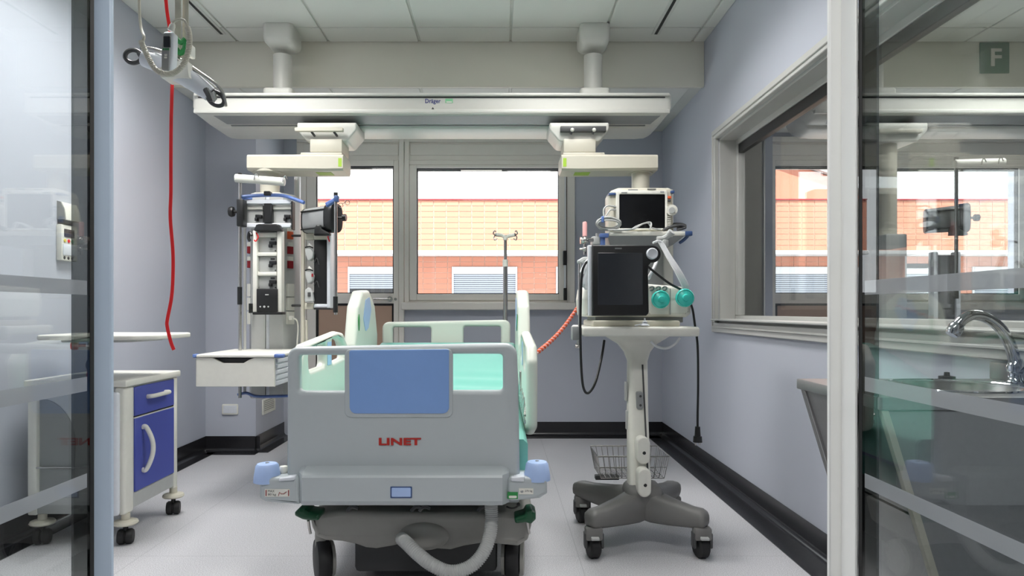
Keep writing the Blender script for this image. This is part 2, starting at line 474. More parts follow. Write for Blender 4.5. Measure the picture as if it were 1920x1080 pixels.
# coved black skirting
def skirting(name, p0, p1, nrm, strip=.11, h=.125):
    p0, p1, nrm = Vector(p0), Vector(p1), Vector(nrm); prof = [(.002, h), (.006, h), (.006, .035)]
    for k in range(6):
        a = PI/2*k/5; prof.append((.006+.034*(1-math.cos(a)), .035*(1-math.sin(a))+.004*math.sin(a)))
    prof += [(strip, .004), (strip, .0), (.002, .0)]
    secs = []
    for e, s in ((p0, 1), (p1, -1)):
        secs.append([e+nrm*u+Vector((0, 0, v)) for u, v in prof])
    struct(MB().loft(secs), name, 'base_black', sharp=25)
skirting('baseboard_left', (XL, 0, 0), (XL, BD, 0), (1, 0, 0), .10)
skirting('baseboard_right', (XR, 0, 0), (XR, YB, 0), (-1, 0, 0), .145)
skirting('baseboard_back', (X(757, YB), YB, 0), (XR, YB, 0), (0, -1, 0), .14)
skirting('baseboard_pillar', (XL, BD, 0), (BX+.035, BD, 0), (0, -1, 0), .12)
skirting('baseboard_pillar_side', (BX, BD-.035, 0), (BX, YB, 0), (1, 0, 0), .11)

# aluminium window wall: roller-shutter head, balcony door and window
def window_wall(dx, n):
    """all in the plane of the back wall; pictures x / y at that depth"""
    T = Matrix.Translation((dx, 0, 0)); d = YB-.02
    hd = sroot('trim_%d' % n, (X(816, d)+dx, d, Z(280, d)))
    def pb(parent, name, m, x0, x1, y0, y1, d0, d1, b=.003):
        mb = MB().pbox(x0, x1, y0, y1, d0, d1, b, 1); mb.v = [v+Vector((dx, 0, 0)) for v in mb.v]; return mb.build(name, m, parent)
    pb(hd, 'shutter_box', 'frame_alu', 556, 1078, 256, 303, d+.01, d+.1)
    pb(hd, 'head_panel', 'frame_alu', 568, 747, 270, 291, d, d+.05)
    pb(hd, 'head_panel', 'frame_alu', 769, 1072, 270, 291, d, d+.05)
    pb(hd, 'head_rail', 'frame_alu', 556, 1078, 256, 266, d-.015, d+.05)
    pb(hd, 'mullion', 'frame_alu', 748, 757.2, 256, CY+EYE*F/d-.5, d-.02, d+.06)
    pb(hd, 'mullion', 'frame_alu', 758.5, 767, 256, 575, d-.02, d+.06)
    dr = sroot('door_%d' % n, (X(660, d)+dx, d, 0)); fl = CY+EYE*F/d
    pb(dr, 'door_jamb', 'frame_alu', 556, 574, 300, fl, d-.01, d+.07)
    for x0, x1 in ((575, 592), (738, 747.5)): pb(dr, 'stile', 'frame_alu', x0, x1, 300, fl-2, d-.006, d+.05)
    pb(dr, 'top_rail', 'frame_alu', 592, 738, 300, 311, d-.006, d+.05); pb(dr, 'middle_rail', 'frame_alu', 592, 738, 550, 569, d-.006, d+.05)
    pb(dr, 'bottom_rail', 'frame_alu', 592, 738, fl-22, fl-2, d-.006, d+.05)
    g = MB()
    for a in ((592, 594, 311, 550), (736.5, 738, 311, 550), (592, 738, 311, 313.5), (592, 738, 548.5, 550), (592, 738, 569, 573), (592, 597, 573, fl-22), (735, 738, 573, fl-22)):
        g.pbox(*a, d+.004, d+.04)
    g.v = [v+Vector((dx, 0, 0)) for v in g.v]; g.build('gasket', 'gasket', dr)
    pb(dr, 'blind_cassette', 'alu_dark', 594, 736, 313.5, 317, d+.03, d+.06, 0)
    pb(dr, 'lower_panel', 'brown_panel', 594, 737, 572, fl-21, d+.012, d+.035)
    pb(dr, 'pane', 'clear_glass', 593, 737, 312, 549, d+.02, d+.026, 0)
    h = MB().tube([P(700, 561, d-.05), P(725, 561, d-.05), P(732, 561, d-.01)], .008, 8, 3).cyl(P(731, 561, d-.014), P(731, 561, d+.0), .024)
    h.cyl(P(741.5, 561, d-.012), P(741.5, 561, d), .012); h.v = [v+Vector((dx, 0, 0)) for v in h.v]; h.build('door_handle', 'steel', dr)
    wn = sroot('window_%d' % n, (X(915, d)+dx, d, Z(567, d)))
    for nm, a in (('frame', (767, 1078, 300, 309)), ('frame', (1063, 1078, 309, 568)), ('frame', (767, 1063, 563, 568))): pb(wn, nm, 'frame_alu', *a, d-.004, d+.07)
    for a in ((768, 781, 309, 563), (1048, 1062, 309, 563), (781, 1048, 309, 315), (781, 1048, 551.5, 563)): pb(wn, 'sash', 'frame_alu', *a, d-.018, d+.05)
    g = MB()
    for a in ((781, 783, 315, 551), (1046.5, 1048, 315, 551), (781, 1048, 314.5, 317.5), (781, 1048, 550, 551.5), (1062, 1063.2, 309, 563)): g.pbox(*a, d-.002, d+.04)
    g.v = [v+Vector((dx, 0, 0)) for v in g.v]; g.build('gasket', 'gasket', wn)
    pb(wn, 'blind_cassette', 'rail_grey', 783, 1047, 317, 321, d+.03, d+.06, 0)
    pb(wn, 'vent_strip', 'white', 864, 941, 316, 319.5, d+.0, d+.03, 0)
    pb(wn, 'pane', 'clear_glass', 782, 1047, 316, 551, d+.02, d+.026, 0)
    pb(wn, 'window_sill', 'frame_alu', 752, 1080, 567, 581, d-.07, d+.05, .006)
    for a in ((1056, 1063, 470, 497), (1057, 1063, 540, 563)): pb(wn, 'hinge_cover', 'black', *a, d-.045, d-.016)
    pb(wn, 'stay_rod', 'cool_white', 1058, 1060.5, 497, 540, d-.04, d-.03, 0)
    pb(wn, 'stay_rod', 'cool_white', 1059, 1060.5, 326, 470, d-.04, d-.03, 0)
window_wall(0, 1); window_wall(NX, 3)

# window between the rooms
w2 = sroot('window_2', (XR, 2.6, WZ0))
def ring(m, xa, xb, y0, y1, z0, z1, wy, wz, b=.004):
    m.box(xa, xb, y0, y1, z0, z0+wz, b, 1).box(xa, xb, y0, y1, z1-wz, z1, b, 1)
    return m.box(xa, xb, y0, y0+wy, z0+wz, z1-wz, b, 1).box(xa, xb, y1-wy, y1, z0+wz, z1-wz, b, 1)
ring(MB(), XR-.022, XR+.01, WY0-.06, WY1+.065, WZ0-.062, WZ1+.062, .066, .064).build('frame', 'alu', w2)
ring(MB(), XR-.03, XR-.016, WY0-.03, WY1+.035, WZ0-.032, WZ1+.032, .012, .012, .003).build('frame_bead', 'alu', w2)
ring(MB(), XR+.01, XR+.115, WY0-.005, WY1+.005, WZ0-.004, WZ1+.004, .02, .02, .002).build('reveal', 'alu', w2)
ring(MB(), XR+.115, XR+.165, WY0, WY1, WZ0, WZ1, .055, .05).build('sash', 'alu', w2)
MB().box(XR+.137, XR+.143, WY0+.04, WY1-.04, WZ0+.04, WZ1-.04).build('pane', 'clear_glass', w2)
MB().box(XR+.12, XR+.16, WY0+.055, WY1-.055, WZ1-.11, WZ1-.05, .003, 1).build('blind_cassette', 'black', w2)
ring(MB(), XR+.165, XR+.32, WY0-.03, WY1+.03, WZ0-.03, WZ1+.03, .03, .03).build('frame', 'alu', w2)
MB().box(XR-.05, XR+.115, WY0, WY1, WZ0+.016, WZ0+.028, .004, 1).build('window_sill', 'alu', w2)

# glazed doorway: two posts and two glass leaves standing open towards the hall
def doorway(m, post, mid, gap, pane_x, s, no):
    """a fixed post with the glass leaf hinged to it; s is the side (+1 right)"""
    r = sroot('door_%d' % no, (pane_x, YF, 0)); a, b = sorted(post)
    MB().box(a, b, YF+.09, YF+.106, 0, HC, .003, 1).build('door_post', m, r)
    x0, x1 = sorted((pane_x, pane_x+.006*s)); g = a+(b-a)*.45
    if mid: MB().box(mid[0], mid[1], YF+.018, YF+.089, 0, HC, .002, 1).build('hinge_stile', m, r)
    if s > 0: MB().box(g-.0012, g+.0012, YF+.088, YF+.095, 0, HC).build('post_groove', 'dark_grey', r)
    MB().box(x0-.0005, x1+.0005, YF+.001, YF+gap, 0, HC).build('gasket', 'gasket', r)
    MB().box(x0, x1, YF-.87, YF-.062, .02, 2.4).build('pane', 'door_glass', r)
    MB().box(x0, x1, YF-.0615, YF, .02, 2.4).build('edge_strip', 'edge_glass', r)
    for h in (.7135, .945, 1.1755):
        u = x0-.0008*s if s > 0 else x1+.0002
        MB().box(u, u+.0006, YF-.869, YF-.012, h-.017, h+.017).build('frosted_band', 'frost_band', r)
doorway('post_alu', (.841, .9145), (.8690, .8755), .017, .8766, 1, 4)
doorway('alu_blue', (-1.04, -.9915), None, .017, -.991, -1, 5)

# ---------------------------------------------------------------- lamps (ceiling panels above the frame, plus an added fill in the hall)
def ceiling_light(x, y, z, sx, sy, m, watt, label):
    la = bpy.data.lights.new('louvre_light', 'AREA'); la.shape = 'RECTANGLE'; la.size = sx-.06; la.size_y = sy-.06
    la.energy = watt; la.spread = math.radians(142); la.color = (1, .985, .965)
    lo = bpy.data.objects.new('louvre_light', la); C.collection.objects.link(lo); lo.location = (x, y, z-.016)
    t = thing('ceiling_light', label, 'light', (x, y, z))
    MB().plate(rrect(x-sx/2, x+sx/2, y-sy/2, y+sy/2, .004, 2), [rrect(x-sx/2+.02, x+sx/2-.02, y-sy/2+.02, y+sy/2-.02, .004, 2)], 'xy', z-.014, z-.001).build('frame', 'white', t)
    MB().box(x-sx/2+.02, x+sx/2-.02, y-sy/2+.02, y+sy/2-.02, z-.010, z-.002).build('diffuser', m, t)
yl = 4.626-2*PT
ceiling_light(-2.5*PT+.076, yl, HC, PT-.02, 2*PT-.02, 'lamp', ROOM_W*1.08, 'flush white ceiling light panel nearer the window-less side wall')
ceiling_light(.5*PT+.076, yl, HC, PT-.02, 2*PT-.02, 'lamp', ROOM_W*.78, 'flush white ceiling light panel nearer the internal window')
ceiling_light(3.3, 3.6, HC, .6, 1.2, 'lamp_next', NEXT_W, 'flush ceiling light panel of the neighbouring room')
ceiling_light(-.05, .55, HC, 1.2, .3, 'fill_hall', HALL_FILL_W, 'unseen fill light panel added in the hall outside the doorway')  # added unseen panel, brightens the door posts and the footboard

# ---------------------------------------------------------------- the house across the yard
FD = 20.0
hb = thing('office_building', 'orange tiled flat-roofed building with white ledge seen through the windows', 'building', (X(915, FD), FD, -4))
ZT, ZE0, ZE1 = Z(374, FD), Z(470, FD), Z(477.5, FD)
FX0, FX1 = -9.0, 22.0
MB().box(FX0, FX1, FD+.016, FD+6, ZE0, ZT-.02).build('upper_wall', 'facade_back', hb)
SH = .55                                             # lower storey stands back under the ledge
MB().box(FX0, FX1, FD+SH+.016, FD+6, -4, ZE1).build('lower_wall', 'facade_back', hb)
MB().box(FX0, FX1, FD-.12, FD+6, ZE1, ZE0, .02, 1).build('ledge', 'ledge_white', hb)
MB().box(FX0, FX1, FD-.04, FD+6, ZT-.02, ZT+.015, .005, 1).build('roof_coping', 'dark_red', hb)
TW, TH = .372, (ZT-.022-ZE0)/9
wins = [(X(648, FD)+3.13*k, X(648, FD)+3.13*k+1.86) for k in range(-1, 8)]
WZT, WZB = Z(498, FD), Z(498, FD)-1.9
def tile_mesh():
    m = MB().box(0, TW-.016, 0, .03, 0, TH-.014, .006, 1)
    o = m.build('facade_tile', 'facade_tile', hb); return o
proto = tile_mesh(); bulk = MB(); n_t = 0
def put_tile(x, y, z, near):
    global n_t
    if near and n_t < 298:
        o = proto if n_t == 0 else proto.copy()
        if n_t: C.collection.objects.link(o)
        o.location = Vector((x, y+random.uniform(-.004, .004), z))-hb.location; n_t += 1
        o.data = proto.data
    else:
        bulk.box(x, x+TW-.016, y, y+.03, z, z+TH-.014)
# proto verts were stored relative to the building's root: shift them back to their own corner
proto.data.transform(Matrix.Translation(hb.location))
rows_up = 9; rows_lo = 12
for zone in (0, 1):
    nr = rows_up if zone == 0 else rows_lo
    for r_ in range(nr):
        z = ZT-.022-(r_+1)*TH if zone == 0 else ZE1-(r_+1)*TH
        for c_ in range(int((FX1-FX0)/TW)):
            x = FX0+c_*TW; y = FD if zone == 0 else FD+SH
            px, py = CX+(x+TW/2)*F/y, CY-(z-EYE)*F/y
            hit = [w for w in wins if zone == 1 and w[0]-.05-TW < x < w[1]+.05]
            if hit and z < WZT:
                a, b = hit[0][0]-.055, hit[0][1]+.055
                if x < a-.03: bulk.box(x, min(a, x+TW-.016), y, y+.03, z, z+TH-.014)
                if x+TW-.016 > b+.03: bulk.box(max(b, x), x+TW-.016, y, y+.03, z, z+TH-.014)
                if z+TH-.014 > WZT+.02: bulk.box(max(x, a), min(b, x+TW-.016), y, y+.03, WZT+.01, z+TH-.014)
                continue
            put_tile(x, y, z, 592 < px < 1048 and not 739 < px < 780 and py < 552)
bulk.build('facade_tiles', 'facade_tile', hb, kind='stuff')
for i, (a, b) in enumerate(wins):
    y = FD+SH
    f = MB().box(a, b, y-.06, y+.02, WZT-.22, WZT, .01, 1).box(a-.05, a, y-.04, y+.02, WZB, WZT).box(b, b+.05, y-.04, y+.02, WZB, WZT).build('window', 'ledge_white', hb)
    zb = Z(538, FD) if i in (1,) else Z(590, FD)
    sl = MB(); z = WZT-.22
    while z > zb:
        z -= .062; sl.box(a, b, y-.02, y+.0, z, z+.05, .006, 1)
    sl.build('shutter_slats', 'shutter_white', f, kind='stuff')
    MB().box(a, b, y+.012, y+.02, WZB, WZT-.2).build('pane', 'screen', f)
# a taller gabled block behind it, towards the neighbouring room's window
gb = thing('gabled_building', 'taller orange building with pale pitched roof behind the flat-roofed one', 'building', (12.5, 32, -4))
MB().plate([(9.6, -4), (18, -4), (18, 6.6), (12.8, 8.3), (9.6, 6.2)], [], 'xz', 32, 38).build('gable_wall', 'facade_tile', gb)
MB().plate([(9.3, 6.05), (12.8, 8.35), (18.4, 6.5), (18.4, 6.75), (12.8, 8.65), (9.3, 6.4)], [], 'xz', 31.7, 38.2).build('roof', 'ledge_white', gb)
# ================================================================ CEILING SUPPLY RAIL
def supply_rail(dx, label, marks=True):
    xa, xb = X(360, 4.45)+dx, X(1260, 4.45)+dx
    t = thing('supply_rail', label, 'supply rail', ((xa+xb)/2, 4.65, 2.34))
    prof = [(4.45, 2.54), (4.45, 2.41), (4.462, 2.402), (4.60, 2.378), (4.63, 2.376), (4.635, 2.366), (4.66, 2.36), (4.82, 2.333), (4.85, 2.345), (4.86, 2.37), (4.86, 2.54)]
    def sec(x, zmin, ins=0): return [Vector((x, min(max(y, 4.45+ins), 4.86-ins), min(max(z, zmin), 2.54-ins))) for y, z in prof]
    secs = []; R = .17; H = .15
    for side in (0, 1):
        rng = range(9) if side == 0 else range(8, -1, -1)
        for k in rng:
            a = PI/2*k/8; x = (xa+R*(1-math.cos(PI/2-a))) if 0 else None
            u = R*math.sin(a) if False else R*(1-math.cos(a)); zz = 2.333+H*(1-math.sin(a))
            secs.append(sec((xa+u) if side == 0 else (xb-u), zz, .02*(1-min(1, k/2.5)) if k < 3 else 0))
    MB().loft(secs).build('body', 'rail_white', t, sharp=50)
    # front fascia: two lips and a recess between, a grey panel and the carriage channel below
    m = MB().box(xa+.02, xb-.02, 4.428, 4.452, Z(180, 4.44), Z(175, 4.44), .004).box(xa+.02, xb-.02, 4.424, 4.452, Z(213, 4.44), Z(206, 4.44), .004)
    m.build('fascia_lip', 'rail_white', t)
    MB().box(xa+.04, xb-.045, 4.4488, 4.4512, Z(183, 4.44), Z(180.4, 4.44)).build('fascia_groove', 'dark_grey', t)
    m = MB(); n0 = (.022, .138)
    m.add([(xa+.13, 4.475, 2.3985), (xb-.07, 4.475, 2.3985), (xb-.11, 4.598, 2.3772), (xa+.17, 4.598, 2.3772),
           (xa+.13, 4.475, 2.402), (xb-.07, 4.475, 2.402), (xb-.11, 4.598, 2.381), (xa+.17, 4.598, 2.381)],
          [(0, 1, 2, 3), (7, 6, 5, 4), (0, 4, 5, 1), (1, 5, 6, 2), (2, 6, 7, 3), (3, 7, 4, 0)])
    m.build('underside_panel', 'rail_grey', t)
    MB().box(xa+.19, xb-.14, 4.612, 4.632, 2.372, 2.377).build('carriage_channel', 'mid_grey', t)
    for px in (530, 1112):
        c = MB(); xc = X(px, 4.66)+dx
        c.cyl((xc, 4.66, 2.53), (xc, 4.66, 2.86), .062, n=28); c.build('post', 'rail_white', t)
        bm = MB()
        s0 = [(rrect(xc-a, xc+a, 4.66-b, 4.66+b, .03, 5), z) for a, b, z in ((.064, .066, 2.90), (.078, .09, 2.905), (.095, .112, 2.925), (.10, .12, 2.95), (.10, .12, HC-.014))]
        bm.loft([[Vector((p.x, p.y, z)) for p in o] for o, z in s0]).build('ceiling_cap', 'rail_white', t, sharp=50)
        MB().plate(rrect(xc-.10, xc+.10, 4.54, 4.78, .03, 5), [], 'xy', 2.535, 2.61, .014).build('foot_plate', 'rail_white', t)
    if marks:
        MB().text('Dr\u00e4ger', X(797, 4.44), X(826, 4.44), Z(195, 4.44), Z(184.5, 4.44), 4.4495, .001, .012).build('lettering', 'logo_blue', t)
        st = MB().pbox(835, 849, 185, 193, 4.4475, 4.449).build('sticker', 'pale_green', t)
        MB().pbox(837, 847, 190, 192.4, 4.4468, 4.448).build('sticker_panel', 'white', st)
        MB().plate([(X(808, 4.43), Z(206, 4.43)), (X(815, 4.43), Z(206, 4.43)), (X(811.5, 4.43), Z(200.5, 4.43))], [], 'xz', 4.432, 4.437).build('arrow_mark', 'dark_grey', t)
    return t
supply_rail(0, 'long white ceiling supply rail carried on two round posts above the bed')
supply_rail(NX-.08, 'white ceiling supply rail of the neighbouring room behind the internal window', False)

def trolley_arm(t, xs, s, front):
    """carriage under the rail, swivel block and box arm; s is the way the arm points"""
    xc = xs; A = lambda a, b: (min(xc+s*a, xc+s*b), max(xc+s*a, xc+s*b))
    o = rounded([(xc-.195, 2.352), (xc+.195, 2.352), (xc+.195, 2.305), (xc+.13, 2.228), (xc-.13, 2.228), (xc-.195, 2.305)], [.01, .01, .04, .04, .04, .04], 4)
    MB().plate(o, [], 'xz', 4.46, 4.74, .012).build('carriage', 'rail_white', t)
    a, b = A(-.105, .105); MB().box(a, b, 4.44, 4.65, 2.152, 2.24, .008).build('swivel_block', 'cream', t)
    MB().cyl((xc, 4.545, 2.12), (xc, 4.545, 2.156), .085, n=24).build('swivel_ring', 'mid_grey', t)
    a, b = A(-.12, .62)
    arm = MB(); 
    secs = []
    for u, zt, zb in ((-.125, 2.118, 2.040), (-.12, 2.130, 2.026), (.0, 2.132, 2.024), (.50, 2.130, 2.030), (.488, 2.13, 2.03), (.50, 2.122, 2.036)):
        if u == .488: continue
        x = xc+s*u; e = .012 if u in (-.125,) else 0
        secs.append([Vector((x, yy, zz)) for yy, zz in ((4.40+e, zb+.014), (4.414+e, zb), (4.606-e, zb), (4.62-e, zb+.014), (4.62-e, zt-.014), (4.606-e, zt), (4.414+e, zt), (4.40+e, zt-.014))])
    arm.loft(secs).build('arm', 'cream', t)
    a, b = A(-.11, .16); MB().box(a, b, 4.42, 4.60, 2.126, 2.147, .006).build('arm_cover', 'cream', t)
    a, b = A(-.112, -.09)
    MB().box(a, b, 4.3985, 4.401, 2.05, 2.105).build('sticker', 'green_sticker', t)
    a, b = A(-.03, .07); MB().box(a, b, 4.45, 4.55, 2.0225, 2.0245).build('sticker', 'green_sticker', t)

# ---------------------------------------------------------------- left supply column
def left_column(dx, label):
    t = thing('supply_column', label, 'medical column', (-1.47+dx, 4.5, .55))
    def pb(name, m, a, d0, d1, b=.003, par=None, seg=1): return shift(MB().pbox(*a, d0, d1, b, seg)).build(name, m, par or t)
    def shift(mb): mb.v = [v+Vector((dx, 0, 0)) for v in mb.v]; return mb
    trolley_arm(t, X(611, 4.44)+dx, -1, True)
    if True:
        pb('lamp_bar', 'cream', (552, 643, 238.5, 246), 4.40, 4.43, .004)
        h = MB()
        for x in (584, 626): h.tube([P(x, 247, 4.42), P(x+3, 251, 4.43), P(x+6, 255, 4.45)], .008, 8, 3)
        shift(h).build('lever', 'dark_grey', t)
    shift(MB().cyl(P(506, 318, 4.51), P(506, 326, 4.51), .11, n=24).cyl(P(506, 326, 4.51), P(506, 366, 4.51), .062, n=24)).build('shaft', 'cream', t)
    # column body: extruded profile with a middle groove
    x0, x1 = X(471, 4.42)+dx, X(531, 4.42)+dx; zt, zb = Z(362, 4.42), Z(747, 4.42)
    o = [(x0, 4.42), (x0+.09, 4.42), (x0+.09, 4.435), (x1-.09, 4.435), (x1-.09, 4.42), (x1, 4.42), (x1+.05, 4.50), (x1+.05, 4.62), (x0-.04, 4.62), (x0-.04, 4.50)]
    MB().plate(o, [], 'xy', zb, zt, .004).build('column_body', 'pale_grey', t)
    pb('centre_strip', 'cool_white', (499, 505, 362, 747), 4.428, 4.436, 0)
    shift(MB().pbox(474, 527, 360, 374, 4.44, 4.6, .012)).build('column_top', 'cream', t)
    # right flank: gas outlets, sockets
    def flank(name, m, y0, y1, a=.2, b=.8, th=.012):
        p0 = Vector((x1, 4.42, 0)); p1 = Vector((x1+.05, 4.50, 0)); e = p1-p0; n = Vector((e.y, -e.x, 0)).normalized()
        q = MB(); c = [p0+e*a, p0+e*b, p0+e*b+n*th, p0+e*a+n*th]; za, zb_ = Z(y1, 4.45), Z(y0, 4.45)
        q.add([Vector((v.x, v.y, z)) for z in (za, zb_) for v in c], [(0, 1, 2, 3), (7, 6, 5, 4), (0, 4, 5, 1), (1, 5, 6, 2), (2, 6, 7, 3), (3, 7, 4, 0)])
        return q.build(name, m, t)
    def flank_l(name, m, y0, y1, th=.014):
        return pb(name, m, (463, 470, y0, y1), 4.46, 4.5, .002)
    for y, c in ((434, 'orange'), (462, 'dark_red'), (489, 'dark_red')):
        flank('outlet_plate', 'white', y-8, y, .34, .76); flank('gas_outlet', c, y, y+14, .34, .76, .014)
    for y in (462, 489): flank_l('outlet_plate', 'white', y-8, y); flank_l('gas_outlet', 'dark_red', y, y+13)
    for y in (532, 558, 584): flank('socket', 'white', y, y+24, .25, .85, .014); flank_l('socket', 'white', y, y+24)
    # rails, blue handles round the column
    for nm, m, a, d0, d1 in (('equipment_rail', 'cool_white', (455, 546, 374, 383), 4.30, 4.33), ('equipment_rail', 'cool_white', (455, 546, 418, 427), 4.30, 4.33)):
        pb(nm, m, a, d0, d1, .006)
    pb('rail_bracket', 'black', (494, 509, 381, 418), 4.292, 4.42, .004); pb('rail_end', 'black', (546, 548.5, 377, 430), 4.29, 4.345, .002)
    for a in ((456, 493, 384, 420), (510, 546, 386, 421)):
        pm = pb('docking_panel', 'pale_grey', a, 4.335, 4.37, .004)
        pb('panel_lip', 'white', (a[0], a[1], 385, 393), 4.322, 4.34, .003, pm)
        x = a[0]+28
        k = MB().pbox(x-6, x+6, 402, 409, 4.31, 4.34, .004).pbox(x-7, x-2, 408, 414, 4.305, 4.34, .003); shift(k).build('latch', 'black', pm)
    b_ = MB(); zb1 = P(0, 367, 4.3).z
    b_.tube([P(453, 369, 4.28), P(475, 367, 4.3), P(500, 366, 4.31), P(528, 366.5, 4.31), P(548, 372, 4.28), P(570, 380, 4.24)], .011, 8, 6)
    b_.tube([P(454, 372, 4.36), P(472, 374, 4.4)], .012, 8, 0); shift(b_).build('handle_bar', 'blue_bar', t)
    b_ = MB().tube([P(446, 740, 4.3), P(462, 737, 4.3), P(480, 743, 4.32), P(515, 743, 4.32), P(545, 742, 4.3)], .009, 8, 6); shift(b_).build('handle_bar', 'blue_bar', t)
    pb('clamp_block', 'black', (494, 506, 358, 366), 4.28, 4.33, .004)
    # drawer unit on the column's front
    sl = pb('shelf_top', 'white', (364, 520, 665, 670.5), 3.83, 4.42, .004)
    for a in ((360, 368), (513, 531)): pb('corner_cap', 'blue_bar', (a[0], a[1], 664, 671), 3.826, 3.87, .005, sl)
    dz = [(368, 671), (398, 671), (408, 676), (418, 681), (456, 681), (468, 674), (476, 671), (514.5, 671), (514.5, 725), (368, 725)]
    dw = shift(MB().pplate(dz, [], 3.838, 3.856, .002, 1)).build('drawer_front', 'white', t)
    shift(MB().pbox(372, 511, 672, 722, 3.875, 4.36)).build('drawer_box', 'dark_grey', dw)
    sd = MB(); xs = X(515, 3.86)+dx
    sd.box(xs, xs+.004, 3.866, 4.40, Z(724, 3.85), Z(671, 3.85))
    for k in range(5): sd.box(xs+.002, xs+.016, 3.87, 4.40, Z(723-10.4*k, 3.85), Z(715-10.4*k, 3.85), .003, 1)
    sd.build('ribbed_side', 'cool_white', t)
    MB().box(X(368, 3.86)+dx, X(368, 3.86)+.012+dx, 3.856, 4.40, Z(724, 3.85), Z(671, 3.85)).build('side_panel', 'white', t)
    # upright poles beside the column
    shift(MB().cyl(P(459, 425, 4.33), P(459, 738, 4.33), .009, n=10)).build('side_tube', 'alu', t)
    shift(MB().cyl(P(568, 380, 4.4), P(568, 700, 4.4), .013, n=12).cyl(P(575, 600, 4.4), P(575, 700, 4.4), .008, n=10)).build('side_pole', 'cream', t)
    r_ = MB()
    for y in (442, 573): r_.tube([P(548, y, 4.46), P(568, y, 4.4)], .008, 8, 0)
    shift(r_).build('pole_bracket', 'dark_grey', t)
    shift(MB().pbox(571, 588, 437, 449, 4.36, 4.42, .004).pbox(571, 588, 568, 580, 4.36, 4.42, .004)).build('pole_clamp', 'cream', t)
    shift(MB().pplate(rrect(550.5, 560, 326, 572, 4, 4), [], 4.70, 4.76, .012, 3)).build('light_tube', 'tube_white', t)
    c = MB().tube([P(546, 596, 4.42), P(556, 600, 4.42), P(559, 615, 4.43), P(557, 650, 4.42), P(556, 700, 4.42)], .005, 8, 6); shift(c).build('socket_cable', 'white', t)
    pb('plug', 'white', (541, 548, 592, 600), 4.40, 4.43, .003)
    v = MB().pbox(466, 468.5, 569, 587, 4.33, 4.44, .002).pbox(468, 472.5, 574, 580, 4.36, 4.42, .002); shift(v).build('valve_lever', 'black', t)
    return t
left_column(0, 'pale grey ceiling column with drawer, rails and gas outlets at the left of the bed')

def infusion_pole(x, ytop, ybot, d, grip, label, bar=None, group=None, dx=0, hooks=(), name='infusion_pole'):
    t = thing(name, label, 'pole', P(x, ybot, d)+Vector((dx, 0, 0)), group)
    def sh(mb): mb.v = [v+Vector((dx, 0, 0)) for v in mb.v]; return mb
    sh(MB().cyl(P(x, ytop, d), P(x, ybot, d), .0105, n=12)).build('tube', 'steel', t)
    sh(MB().cyl(P(x-.5, grip[0], d), P(x-.5, grip[1], d), .0145, n=12)).build('grip', 'black', t)
    sh(MB().cyl(P(x, ytop-5, d), P(x, ytop+2, d), .013, n=10)).build('top_cap', 'black', t)
    if bar: sh(bar).build('hook_bar', 'white' if bar_white else 'blue_bar', t)
    for h in hooks: sh(h).build('hook', 'steel', t)
    return t
bar_white = True
def bar1():
    return MB().lathe([(.0, 0), (.024, .0), (.026, .006), (.026, .298), (.02, .302), (0, .302)], P(441, 334, 4.24), (1, .12, -.055), 16)
def hk(x, y, d, s=1): return MB().tube([P(x, y+3, d), P(x+2*s, y-6, d), P(x+6*s, y-8, d), P(x+9*s, y-2, d)], .0032, 6, 5)
infusion_pole(450, 330, 746, 4.26, (538, 571), 'telescopic steel infusion pole with thick white hook bar on the column\'s left', bar1(), 'infusion poles on the columns', hooks=(hk(476, 334, 4.22), hk(530, 338, 4.24)))
kn = thing('rail_clamp', 'black clamp with round knob gripping the steel pole left of the column', 'clamp', P(449, 400, 4.27))
MB().pbox(443, 455.5, 373, 424, 4.235, 4.31, .006, 2).build('jaw', 'black', kn)
MB().lathe([(.010, 0), (.010, .02), (.03, .022), (.034, .036), (.028, .05), (0, .052)], P(445, 397, 4.27), (-1, 0, 0), 12).build('knob', 'black', kn)

